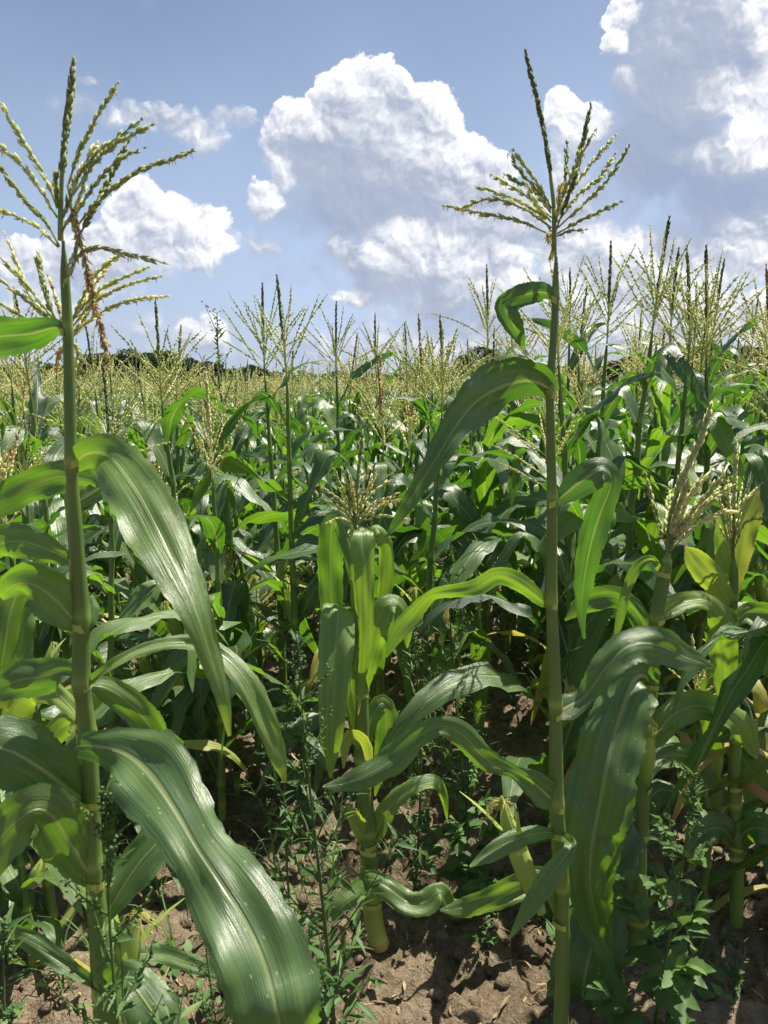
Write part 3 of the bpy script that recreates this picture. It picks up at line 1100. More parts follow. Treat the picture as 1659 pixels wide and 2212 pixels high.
# --- the tall plant at the left edge of the foreground
A_D = 1.10
plantA = hero('tall thick-stalked corn plant at the left, its big tassel with one brown broken branch', A_D,
     [(131, 520, 0), (135, 600, 0), (142, 720, 0), (153, 900, 0), (162, 1080, 0), (172, 1340, 0), (188, 1600, 0), (204, 1850, 0), (220, 2120, 0)],
     .0152, .0050, [712, 1003, 1335, 1480, 1592, 1868, 2130],
     [
      ([(142, 716, 0, 14, 30), (118, 708, 0, 44, 15), (60, 722, .02, 78, 10), (-20, 732, .04, 86, 15), (-120, 760, .05, 60, 20)], F(fold=30, tint=.05)),
      ([(160, 1002, 0, 44, 10), (190, 980, -.01, 66, 0), (232, 985, -.03, 96, 0), (285, 1050, -.11, 128, 0), (335, 1140, -.17, 128, 5), (385, 1240, -.22, 104, 10), (425, 1330, -.25, 70, 10), (455, 1420, -.26, 48, 0), (482, 1510, -.27, 30, 0), (496, 1590, -.27, 8, 0)], F(tint=.20, fold=14, ruffle=.10)),
      ([(172, 1352, 0, 34, 0), (150, 1330, -.01, 70, 0), (112, 1290, -.02, 104, 0), (70, 1262, -.03, 100, 10), (30, 1262, -.02, 60, 20), (0, 1290, 0, 20, 0)], F(tint=.22, fold=10, ruffle=.2)),
      ([(176, 1352, 0, 14, 0), (192, 1345, 0, 26, 0), (203, 1318, .01, 26, 0), (196, 1285, .02, 8, 0)], F(tint=.25, n=20)),
      ([(186, 1480, 0, 26, 20), (230, 1445, .0, 26, 20), (300, 1408, .02, 34, 25), (390, 1388, .04, 38, 30), (470, 1410, .04, 44, 25), (530, 1470, .02, 52, 10), (575, 1560, 0, 50, 0), (602, 1640, -.01, 34, 0), (616, 1690, -.01, 6, 0)], F(tint=.30, fold=34, ruffle=.08)),
      ([(184, 1466, 0, 28, 0), (140, 1450, .01, 60, 0), (90, 1462, .02, 84, 0), (40, 1470, .03, 80, 0), (-30, 1500, .03, 50, 0)], F(tint=.20, fold=20)),
      ([(188, 1480, 0, 26, 0), (235, 1490, .03, 56, 0), (290, 1530, .05, 66, 0), (330, 1580, .07, 60, 0), (352, 1640, .08, 30, 0), (356, 1680, .08, 4, 0)], F(tint=.22)),
      ([(190, 1612, 0, 30, 0), (165, 1612, -.03, 44, 0), (210, 1612, -.06, 70, 0), (268, 1625, -.10, 120, 0), (322, 1668, -.15, 180, 0), (375, 1742, -.20, 152, 5), (425, 1828, -.25, 134, 0), (480, 1910, -.29, 170, 0), (535, 2000, -.33, 194, 0), (578, 2100, -.36, 200, 0), (604, 2220, -.38, 180, 0), (612, 2340, -.29, 90, 0), (616, 2400, -.28, 10, 0)], F(tint=.20, fold=10, ruffle=.09, n=90, m=15)),
      ([(190, 1735, 0, 44, 0), (140, 1700, -.02, 100, 0), (85, 1658, -.04, 136, 0), (20, 1622, -.06, 150, 0), (-60, 1610, -.07, 120, 0)], F(tint=.17, fold=16, ruffle=.1)),
      ([(206, 1905, 0, 40, 0), (180, 1868, -.02, 90, 0), (145, 1812, -.04, 120, 0), (112, 1762, -.06, 116, 0), (70, 1752, -.08, 110, 15), (10, 1800, -.09, 110, 10), (-40, 1880, -.10, 80, 0)], F(tint=.20, fold=12, ruffle=.14)),
      ([(212, 1905, 0, 16, 0), (228, 1890, 0, 28, 0), (236, 1845, .01, 26, 0), (226, 1800, .02, 8, 0)], F(tint=.24, n=20)),
      ([(216, 2000, .03, 14, 0), (245, 1950, .04, 54, 0), (290, 1880, .06, 86, 0), (340, 1822, .08, 76, 10), (385, 1800, .10, 30, 10), (410, 1830, .1, 4, 0)], F(tint=.14)),
      ([(216, 2140, 0, 40, 0), (250, 2120, -.03, 70, 0), (285, 2130, -.06, 96, 0), (330, 2190, -.08, 110, 0), (380, 2260, -.1, 90, 0)], F(tint=.24)),
      ([(214, 2130, 0, 24, 0), (140, 2080, .01, 40, 20), (60, 2030, .03, 46, 20), (-20, 2000, .05, 40, 10)], F(tint=.18, fold=34)),
      ([(216, 2100, .02, 18, 0), (280, 2066, .08, 36, 20), (360, 2066, .13, 42, 20), (450, 2096, .16, 26, 0), (500, 2120, .17, 4, 0)], F(tint=.22, fold=36)),
     ],
     tas=dict(axis=[(131, 520), (131, 455), (133, 395), (138, 330), (146, 250), (155, 180), (158, 138)], spike=.24, side=.40, anth=.22, fat=1.15, tseed=4, branches=[
         [(148, 398), (170, 330), (205, 262), (248, 189)],
         [(155, 402), (200, 340), (250, 300), (299, 263)],
         [(158, 420), (215, 340), (270, 300), (324, 272)],
         [(165, 520), (215, 430), (240, 380), (274, 312), F(t=.26, ranks=3)],
         [(158, 500), (215, 430), (300, 370), (370, 345), (414, 326), F(t=.36, ranks=3)],
         [(160, 470), (200, 405), (250, 350), (297, 326)],
         [(150, 440), (170, 380), (188, 345), (205, 318), F(t=.7)],
         [(132, 600), (158, 560), (202, 536), (270, 548), (346, 565), F(d=-.03)],
         [(124, 450), (100, 390), (60, 325), (0, 222)],
         [(124, 470), (80, 400), (40, 350), (-20, 300), F(t=.62)],
         [(128, 532), (100, 480), (60, 440), (0, 362), (-20, 330), F(t=.36, ranks=3, a=.5)],
         [(126, 534), (80, 490), (30, 466), (-20, 448), F(t=.6)],
         [(130, 460), (124, 420), (120, 380), F(t=.3, ranks=4)],
         [(137, 470), (150, 430), (160, 395), F(t=.35, ranks=4, a=.5)],
         [(134, 500), (165, 440), (182, 395), F(t=.6)],
         [(146, 400), (160, 470), (184, 560), (200, 640), (218, 710), (238, 796), F(t=.84, ranks=5, d=-.04, a=.6, spread=.6, step=.006, s=.8, w=.3)],
         [(150, 440), (165, 500), (160, 560), (145, 600), F(t=.5, ranks=3, d=-.03)],
     ]))
ear(plantA, np.array([.012, .02, .30]), 1.3, np.random.default_rng(3), .17, .25)

# --- its neighbour just behind: only the fan of its tassel shows beside the stalk
plantA2 = hero('corn plant behind the left foreground stalk, its wide cream tassel fanning out either side', 1.32,
     [(146, 745, 0), (150, 900, 0), (156, 1080, 0), (166, 1340, 0), (180, 1600, 0), (196, 1850, 0), (208, 2100, 0)],
     .014, .0048, [900, 1110, 1420, 1700, 1900],
     [
      ([(156, 1092, 0, 30, 0), (215, 1050, .02, 50, 10), (140, 1030, .03, 70, 10), (60, 1052, .03, 74, 10), (0, 1085, .02, 66, 0), (-60, 1120, .02, 30, 0)], F(tint=.22, fold=16)),
      ([(156, 1215, 0, 20, 0), (110, 1190, 0, 60, 10), (50, 1170, .01, 72, 10), (0, 1175, .02, 70, 10), (-50, 1200, .02, 40, 0)], F(tint=.20)),
      ([(165, 1300, 0, 20, 0), (80, 1235, .06, 50, 0), (30, 1300, .06, 90, 0), (10, 1400, .05, 110, 0), (-10, 1530, .04, 60, 0)], F(tint=.34)),
      ([(180, 1560, 0, 20, 0), (120, 1500, .08, 46, 0), (60, 1500, .10, 60, 0), (30, 1570, .1, 60, 0), (20, 1660, .1, 30, 0)], F(tint=.5)),
      ([(182, 1580, 0, 20, 0), (150, 1560, .08, 50, 0), (100, 1600, .08, 54, 10), (40, 1640, .08, 30, 0)], F(tint=.48)),
     ],
     tas=dict(axis=[(146, 745), (134, 710), (114, 680), (98, 630), (88, 590), (83, 556)], spike=.42, side=.58, anth=.3, fat=1.2, tseed=6, branches=[
         [(140, 720), (100, 670), (60, 620), (0, 556)], [(140, 720), (70, 650), (40, 580), (14, 512)], [(138, 725), (60, 690), (0, 655)],
         [(135, 715), (70, 660), (20, 620), (-30, 590)], [(150, 715), (200, 655), (270, 618), (345, 597)], [(150, 700), (200, 640), (250, 608), (318, 578)],
         [(150, 730), (210, 680), (280, 650), (362, 640), F(t=.68)], [(148, 710), (180, 640), (210, 590), (262, 548)], [(146, 715), (180, 650), (222, 590), (240, 560), F(t=.74)],
         [(150, 740), (180, 690), (210, 640), F(t=.7, ranks=3)], [(148, 740), (172, 700), (196, 650), F(t=.66, ranks=3)], [(140, 725), (125, 660), (106, 600), F(t=.72)],
         [(142, 735), (126, 770), (124, 800), F(t=.72, ranks=3, a=.5)], [(150, 735), (168, 760), (160, 800), F(t=.74, ranks=3, a=.5)], [(142, 720), (110, 690), (70, 660), F(t=.5)],
     ]))

# --- the tall plant right of centre
B_D = 1.36
plantB = hero('tallest corn plant right of centre, tassel high in the sky, huge blade arching left', B_D,
     [(1197, 545, 0), (1197, 640, 0), (1195, 740, 0), (1191, 850, 0), (1190, 1075, 0), (1194, 1300, 0), (1198, 1540, 0), (1205, 1745, 0), (1210, 1900, 0), (1213, 2100, 0)],
     .0148, .0042, [642, 848, 1080, 1300, 1528, 1735, 1920],
     [
      ([(1194, 644, 0, 12, 0), (1178, 632, -.005, 38, 5), (1145, 634, -.01, 50, 10), (1108, 646, -.02, 46, 20), (1090, 662, -.02, 50, 15), (1106, 696, -.02, 42, 0), (1122, 728, -.01, 26, 0), (1132, 756, 0, 4, 0)], F(tint=.04, fold=14, n=60, ruffle=.1)),
      ([(1196, 852, 0, 30, 0), (1180, 836, -.01, 64, 15), (1140, 824, -.03, 100, 30), (1080, 836, -.06, 124, 35), (1030, 868, -.10, 110, 25), (985, 920, -.13, 72, 10), (945, 985, -.15, 50, 10), (905, 1050, -.16, 40, 10), (870, 1105, -.16, 26, 0), (836, 1158, -.16, 5, 0)], F(tint=.08, fold=16, ruffle=.10, n=70)),
      ([(1196, 1084, 0, 18, 0), (1215, 1072, 0, 44, 5), (1255, 1040, -.01, 74, 5), (1300, 1015, -.02, 70, 25), (1322, 1040, -.01, 60, 40), (1296, 1110, 0, 62, 10), (1275, 1180, .01, 56, 0), (1262, 1250, .02, 44, 0), (1256, 1320, .03, 22, 0), (1262, 1380, .03, 5, 0)], F(tint=.04, fold=20, n=70, ruffle=.10)),
      ([(1192, 1304, 0, 18, 0), (1170, 1296, 0, 30, 10), (1120, 1258, -.02, 44, 10), (1075, 1244, -.02, 42, 25), (1030, 1268, -.01, 38, 10), (975, 1278, 0, 32, 20), (930, 1288, .02, 28, 30), (890, 1330, .03, 40, 10), (856, 1372, .03, 34, 0), (834, 1420, .03, 4, 0)], F(tint=.26, ruffle=.10, n=66)),
      ([(1200, 1545, 0, 24, 0), (1222, 1530, .01, 58, 0), (1262, 1505, .02, 44, 5), (1310, 1440, .03, 66, 10), (1360, 1398, .04, 80, 10), (1420, 1394, .06, 78, 10), (1480, 1420, .08, 60, 10), (1542, 1441, .10, 5, 0)], F(tint=.24, ruffle=.12, n=60)),
      ([(1206, 1742, 0, 24, 0), (1185, 1720, -.01, 62, 0), (1150, 1690, -.02, 58, 10), (1105, 1664, -.03, 30, 20), (1050, 1640, -.05, 50, 0), (1000, 1588, -.07, 54, 0), (952, 1568, -.09, 44, 10), (900, 1592, -.10, 50, 5), (850, 1640, -.11, 62, 0), (790, 1676, -.12, 52, 0), (740, 1694, -.12, 34, 0), (697, 1700, -.12, 5, 0)], F(tint=.20, ruffle=.12, n=76)),
      ([(1210, 1800, 0, 16, 0), (1160, 1800, -.02, 34, 10), (1100, 1820, -.05, 44, 0), (1050, 1850, -.07, 30, 0), (1015, 1872, -.08, 4, 0)], F(tint=.18, fold=24)),
      ([(1214, 1800, 0, 20, 0), (1232, 1830, -.05, 30, 0), (1190, 1890, -.08, 46, 0), (1150, 1950, -.1, 40, 0), (1100, 2028, -.12, 4, 0)], F(tint=.28, fold=30)),
      ([(1212, 1990, 0, 20, 0), (1180, 1900, 0, 40, 0), (1130, 1905, 0, 44, 0), (1060, 1940, .02, 44, 10), (1000, 1962, .03, 40, 10), (950, 1966, .03, 4, 0)], F(tint=.34)),
     ],
     tas=dict(axis=[(1197, 545), (1197, 500), (1196, 444), (1190, 390), (1184, 336), (1172, 270), (1159, 210), (1146, 158), (1136, 113)], spike=.14, side=.36, anth=.5, fat=1.0, tseed=8, branches=[
         [(1191, 450), (1172, 415), (1152, 383), (1114, 331)], [(1190, 455), (1160, 410), (1130, 378), (1104, 340)], [(1190, 460), (1150, 410), (1091, 378)],
         [(1191, 470), (1140, 425), (1065, 380), F(t=.46)], [(1188, 475), (1119, 434), (1032, 404), F(t=.5, a=.7)], [(1191, 492), (1130, 450), (1062, 430), (1000, 447), F(t=.44, a=.8)],
         [(1185, 505), (1116, 476), (1040, 461), (960, 445), F(t=.45, a=.8)],
         [(1190, 480), (1160, 440), (1140, 400), F(t=.66, a=.6)], [(1190, 500), (1168, 460), (1150, 425), F(t=.6, a=.7)],
         [(1198, 490), (1210, 430), (1220, 390), (1225, 311)], [(1200, 480), (1214, 430), (1240, 370), (1258, 300), F(t=.3)],
         [(1200, 500), (1222, 440), (1242, 385), (1258, 320), (1274, 234), F(t=.16, ranks=4)], [(1200, 480), (1218, 420), (1242, 360), (1280, 290), F(t=.34)],
         [(1205, 465), (1235, 410), (1280, 350), (1328, 295)], [(1205, 480), (1250, 420), (1296, 383), (1328, 333)],
         [(1205, 492), (1250, 450), (1296, 408), (1325, 370), (1359, 315)], [(1203, 505), (1240, 484), (1278, 466), (1334, 439)], [(1203, 510), (1230, 500), (1258, 497), F(a=.9)],
         [(1192, 510), (1186, 520), (1184, 505), F(t=.6, ranks=3, a=.8)], [(1194, 512), (1196, 540), (1190, 556), F(t=.62, ranks=4, a=.9)],
         [(1202, 480), (1208, 430), (1212, 400), F(t=.8)],
     ]))
e = ear(plantB, np.array([-.05, -.03, .33]), -1.2, np.random.default_rng(6), .24, .42, rad=.019)

# --- the short plant in the middle, its foot in plain view
C_D = 1.62
plantC = hero('short corn plant standing free on the soil in the middle, with a bushy pale tassel', C_D,
     [(776, 1160, 0), (777, 1300, 0), (780, 1500, 0), (786, 1700, 0), (797, 1850, 0), (806, 1980, 0), (812, 2075, 0), (818, 2150, 0)],
     .0188, .0085, [1490, 1640, 1800, 1915, 2040],
     [
      ([(778, 1440, 0, 34, 0), (780, 1320, -.02, 44, 0), (782, 1200, -.03, 52, 0), (781, 1146, -.04, 56, 10), (783, 1175, -.07, 54, 0), (788, 1260, -.08, 42, 0), (790, 1380, -.08, 30, 0), (778, 1500, -.07, 12, 0), (774, 1545, -.07, 2, 0)], F(tint=0.33, ruffle=.05, n=80, fold=14)),
      ([(786, 1380, .02, 14, 0), (798, 1190, .03, 30, 30), (814, 1140, .04, 34, 50), (834, 1190, .06, 34, 20), (830, 1290, .06, 32, 0), (812, 1360, .05, 20, 0), (796, 1412, .04, 3, 0)], F(tint=0.45)),
      ([(775, 1300, .03, 20, 0), (750, 1160, .06, 40, 10), (722, 1124, .08, 48, 10), (714, 1180, .09, 56, 0), (716, 1300, .10, 50, 0), (726, 1390, .10, 30, 0), (738, 1470, .1, 4, 0)], F(tint=0.15)),
      ([(782, 1500, 0, 18, 0), (790, 1440, -.02, 54, 0), (806, 1370, -.03, 62, 0), (832, 1312, -.03, 52, 20), (862, 1306, -.02, 40, 30), (878, 1350, -.01, 30, 20), (880, 1400, 0, 3, 0)], F(tint=0.31, ruffle=.16)),
      ([(780, 1640, 0, 22, 0), (760, 1480, .02, 50, 0), (738, 1350, -.01, 66, 0), (733, 1312, -.03, 72, 20), (728, 1370, -.08, 78, 0), (722, 1480, -.12, 70, 0), (716, 1590, -.14, 50, 0), (714, 1680, -.10, 5, 0)], F(tint=0.31, ruffle=.08, n=70, fold=12)),
      ([(784, 1640, 0, 20, 0), (800, 1560, .02, 34, 0), (826, 1520, .03, 44, 0), (834, 1570, .04, 46, 0), (822, 1660, .04, 30, 0), (810, 1720, .04, 3, 0)], F(tint=0.29)),
      ([(790, 1690, 0, 20, 0), (788, 1620, -.02, 34, 20), (770, 1592, -.03, 38, 30), (748, 1600, -.03, 30, 20), (742, 1660, -.03, 3, 0)], F(tint=0.51)),
      ([(797, 1825, 0, 24, 0), (815, 1790, 0, 44, 0), (846, 1735, .0, 40, 0), (890, 1700, .01, 34, 10), (936, 1688, .02, 30, 20), (958, 1716, .03, 20, 10), (966, 1770, .04, 3, 0)], F(tint=0.37)),
      ([(800, 1835, 0, 30, 0), (780, 1790, -.02, 38, 10), (758, 1756, -.03, 34, 30), (735, 1742, -.04, 4, 0)], F(tint=0.47)),
      ([(804, 1950, 0, 30, 0), (800, 1900, -.04, 40, 0), (770, 1928, -.07, 44, 0), (735, 1955, -.09, 36, 10), (718, 1990, -.1, 4, 0)], F(tint=0.29)),
      ([(804, 1950, 0, 24, 0), (790, 1902, -.05, 40, 10), (830, 1915, -.08, 48, 0), (880, 1950, -.10, 52, 0), (920, 1950, -.10, 52, 0), (952, 1925, -.09, 40, 20), (985, 1960, -.07, 36, 20), (1060, 1945, -.04, 44, 10), (1130, 1918, 0, 40, 10), (1200, 1880, .03, 5, 0)], F(tint=0.27, n=70, ruffle=.08)),
     ],
     low=.62, tas=dict(axis=[(776, 1160), (766, 1130), (768, 1080), (774, 1030), (779, 985), (783, 940)], spike=.44, side=.56, anth=.6, fat=1.15, size=.0105, tseed=9, branches=[
         [(768, 1128), (740, 1085), (690, 1050)], [(766, 1132), (740, 1100), (705, 1082)], [(766, 1134), (735, 1120), (704, 1132)], [(768, 1120), (745, 1070), (722, 1015)],
         [(768, 1110), (755, 1060), (738, 1012)], [(772, 1130), (810, 1100), (855, 1068)], [(772, 1132), (820, 1115), (880, 1122)], [(772, 1120), (800, 1070), (842, 1038)],
         [(772, 1112), (795, 1060), (815, 1018), F(t=.72)], [(770, 1110), (780, 1060), (800, 1008), F(t=.68, ranks=3)], [(770, 1125), (800, 1095), (834, 1078), F(t=.72, ranks=3)],
         [(766, 1128), (750, 1090), (736, 1060), F(t=.7)], [(770, 1120), (764, 1070), (757, 1030), F(t=.7, ranks=3)], [(774, 1125), (830, 1090), (862, 1080), F(t=.66)],
     ]))

# --- the sturdy plant on the right with the long hanging blade
D_D = 1.62
plantD = hero('sturdy corn plant at right, heavy cream tassel leaning right above a very long hanging blade', D_D,
     [(1441, 1195, 0), (1434, 1240, 0), (1420, 1330, 0), (1405, 1480, 0), (1393, 1620, 0), (1384, 1760, 0), (1378, 1900, 0), (1374, 2080, 0)],
     .0195, .0115, [1210, 1335, 1600, 1810, 1990],
     [
      ([(1403, 1480, 0, 30, 10), (1395, 1462, -.03, 70, 15), (1372, 1468, -.06, 118, 10), (1345, 1530, -.10, 124, 0), (1318, 1620, -.14, 136, 0), (1296, 1730, -.17, 140, 0), (1278, 1830, -.18, 124, 0), (1276, 1920, -.18, 96, 0), (1296, 2010, -.17, 72, 20), (1324, 2080, -.16, 44, 30), (1352, 2150, -.15, 5, 0)], F(tint=.14, ruffle=.07, n=90, m=15, fold=12)),
      ([(1384, 1800, 0, 30, 0), (1366, 1770, -.02, 76, 0), (1338, 1812, -.05, 104, 0), (1316, 1900, -.08, 96, 0), (1288, 2010, -.12, 130, 0), (1262, 2120, -.15, 150, 0), (1250, 2240, -.16, 130, 0), (1246, 2340, -.16, 20, 0)], F(tint=.16, ruffle=.08, n=80, m=15, fold=12)),
      ([(1396, 1610, 0, 22, 0), (1415, 1590, 0, 52, 0), (1450, 1548, 0, 64, 0), (1500, 1524, .01, 64, 10), (1555, 1536, .02, 60, 10), (1598, 1560, .03, 60, 30), (1620, 1600, .04, 44, 20), (1634, 1640, .04, 5, 0)], F(tint=.26, ruffle=.12, n=60)),
      ([(1420, 1340, 0, 22, 0), (1436, 1318, 0, 44, 0), (1480, 1300, .01, 46, 10), (1528, 1300, .03, 44, 35), (1556, 1340, .04, 56, 10), (1562, 1400, .05, 60, 0), (1564, 1470, .05, 44, 0), (1566, 1540, .05, 5, 0)], F(tint=.38, ruffle=.06, n=60)),
      ([(1430, 1240, 0, 14, 0), (1408, 1208, -.01, 18, 20), (1378, 1222, -.02, 24, 20), (1356, 1270, -.02, 22, 20), (1340, 1330, -.02, 20, 10), (1326, 1400, -.02, 3, 0)], F(tint=.30)),
      ([(1415, 1420, .02, 22, 0), (1380, 1330, .05, 40, 10), (1330, 1290, .07, 48, 10), (1270, 1300, .09, 50, 0), (1220, 1340, .1, 4, 0)], F(tint=.14)),
      ([(1384, 1700, .02, 20, 0), (1420, 1640, .06, 46, 0), (1490, 1640, .1, 60, 10), (1530, 1720, .12, 56, 0), (1545, 1800, .12, 4, 0)], F(tint=.14)),
     ],
     tas=dict(axis=[(1441, 1195), (1444, 1140), (1460, 1080), (1485, 1010), (1512, 950), (1526, 910), (1535, 880)], spike=.56, side=.60, anth=.9, fat=1.6, size=.016, tseed=12, branches=[
         [(1440, 1185), (1420, 1120), (1398, 1036), F(t=.36, a=.3)], [(1444, 1180), (1462, 1120), (1500, 1060), (1535, 1020), F(ranks=4)], [(1446, 1180), (1490, 1110), (1535, 1060), (1560, 1030), F(ranks=4)],
         [(1446, 1185), (1500, 1120), (1540, 1080), (1578, 1050), F(ranks=3)], [(1448, 1190), (1500, 1140), (1550, 1110), (1590, 1104), F(t=.7)], [(1444, 1170), (1450, 1110), (1470, 1030), F(ranks=4)],
         [(1442, 1175), (1440, 1120), (1446, 1070), F(ranks=3)], [(1446, 1170), (1480, 1090), (1510, 1040), F(ranks=4, t=.6)],
         [(1446, 1180), (1470, 1130), (1520, 1090), (1548, 1058), F(ranks=4, t=.62)], [(1445, 1170), (1460, 1110), (1485, 1050), F(ranks=5, t=.58)], [(1446, 1185), (1480, 1140), (1530, 1080), F(ranks=4, t=.66)],
         [(1444, 1180), (1455, 1130), (1462, 1060), F(ranks=5, t=.55)],
     ]))
e = ear(plantD, np.array([-.02, -.045, .47]), -2.6, np.random.default_rng(8), .17, .2, rad=.022)

# --- the young plant by the right edge, light glowing through its blades
E_D = 1.75
plantE = hero('young corn plant by the right edge, yellow tassel, glowing blades and one dried orange leaf', E_D,
     [(1583, 1205, 0), (1583, 1400, 0), (1587, 1650, 0), (1590, 1830, 0), (1592, 1950, 0)],
     .0165, .008, [1290, 1455, 1600, 1740, 1850],
     [
      ([(1582, 1316, 0, 16, 0), (1560, 1280, -.01, 46, 0), (1525, 1236, -.02, 56, 0), (1496, 1200, -.02, 40, 0), (1480, 1180, -.02, 4, 0)], F(tint=.60, fold=12)),
      ([(1584, 1300, .02, 14, 0), (1592, 1230, .03, 40, 0), (1606, 1150, .04, 56, 0), (1622, 1085, .05, 50, 10), (1640, 1060, .05, 4, 0)], F(tint=.58)),
      ([(1583, 1310, .01, 12, 0), (1572, 1240, .03, 34, 0), (1560, 1170, .04, 34, 0), (1552, 1110, .05, 4, 0)], F(tint=.52)),
      ([(1586, 1345, 0, 20, 0), (1620, 1326, 0, 50, 0), (1680, 1340, .01, 54, 0), (1740, 1400, .02, 20, 0)], F(tint=.34)),
      ([(1586, 1470, 0, 20, 0), (1620, 1420, 0, 50, 0), (1670, 1440, -.02, 56, 0), (1720, 1520, -.03, 20, 0)], F(tint=.30)),
      ([(1586, 1560, 0, 20, 0), (1560, 1480, .02, 44, 0), (1540, 1450, .02, 44, 10), (1536, 1540, .01, 56, 0), (1540, 1650, .0, 40, 0), (1545, 1720, .0, 4, 0)], F(tint=.36)),
      ([(1589, 1700, 0, 12, 0), (1610, 1698, -.02, 24, 20), (1640, 1712, -.04, 26, 10), (1690, 1745, -.06, 8, 0)], F(tint=.88, fold=30, ruffle=.3)),
      ([(1590, 1850, 0, 20, 0), (1606, 1800, -.02, 60, 0), (1650, 1790, -.05, 64, 0), (1720, 1830, -.07, 20, 0)], F(tint=.16)),
      ([(1590, 1830, .0, 20, 0), (1560, 1790, -.03, 60, 0), (1515, 1798, -.06, 60, 0), (1480, 1850, -.08, 10, 0)], F(tint=.18)),
     ],
     tas=dict(axis=[(1583, 1205), (1584, 1150), (1586, 1080), (1588, 1020), (1590, 958)], spike=.58, side=.62, anth=.4, fat=1.25, tseed=15, branches=[
         [(1582, 1190), (1565, 1110), (1538, 1045)], [(1583, 1180), (1572, 1090), (1560, 1010)], [(1584, 1180), (1600, 1100), (1625, 1030), F(ranks=3)], [(1584, 1190), (1610, 1130), (1660, 1120)],
         [(1584, 1170), (1605, 1090), (1640, 1050), F(ranks=3)], [(1583, 1175), (1576, 1100), (1574, 1035)], [(1584, 1160), (1596, 1090), (1606, 1040)], [(1583, 1195), (1560, 1150), (1536, 1110)],
     ]))

# ------------------------------------------------------------------ the rows behind
def shift_px(p, d):
    return p


FIELD_G = 'corn plants of the field behind the foreground'
NEAR = [make_corn(21, 1, 'green', 1.32), make_corn(22, 1, 'dark', 1.36), make_corn(23, 1, 'pale', 1.25), make_corn(24, 1, 'dark', 1.40, vigor=1.05),
        make_corn(25, 1, 'green', 1.30), make_corn(26, 1, 'brown', 1.22), make_corn(27, 1, 'young', 1.10, vigor=.9), make_corn(28, 1, 'dark', 1.34), make_corn(29, 1, 'pale', 1.30)]
SUBP = [make_corn(41, 1, 'green', 1.34, sub=True), make_corn(42, 1, 'dark', 1.38, sub=True), make_corn(43, 1, 'young', 1.10, sub=True, vigor=.9), make_corn(44, 1, 'brown', 1.25, sub=True)]
MIDP = [make_corn(60 + i, 2, ['green', 'pale', 'dark', 'pale', 'green', 'brown', 'young', 'pale'][i], 1.25 + .04 * (i % 3), has_ear=False) for i in range(8)]
used = {}


def stand(proto, x, y, s, rz, label, group=None, sz=None, lean=(0, 0)):
    if used.get(proto.name):
        o = copy_tree(proto)
    else:
        o, used[proto.name] = proto, True
    o.location = (x, y, gz(x, y) - .01)
    o.scale = (s, s, sz or s)
    o.rotation_euler = (lean[0], lean[1], rz)
    tag(o, label, 'corn plant', group)
    return o


def by_tip(proto, u, v, D, rz, label, wide=None, group=None, lean=(0, 0)):
    p = P(u, v, D)
    s = p[2] / proto['_h']
    return stand(proto, p[0] - math.sin(lean[1]) * p[2], D + math.sin(lean[0]) * p[2], wide or min(1.12, max(.80, s)), rz, label, group, sz=s, lean=lean)


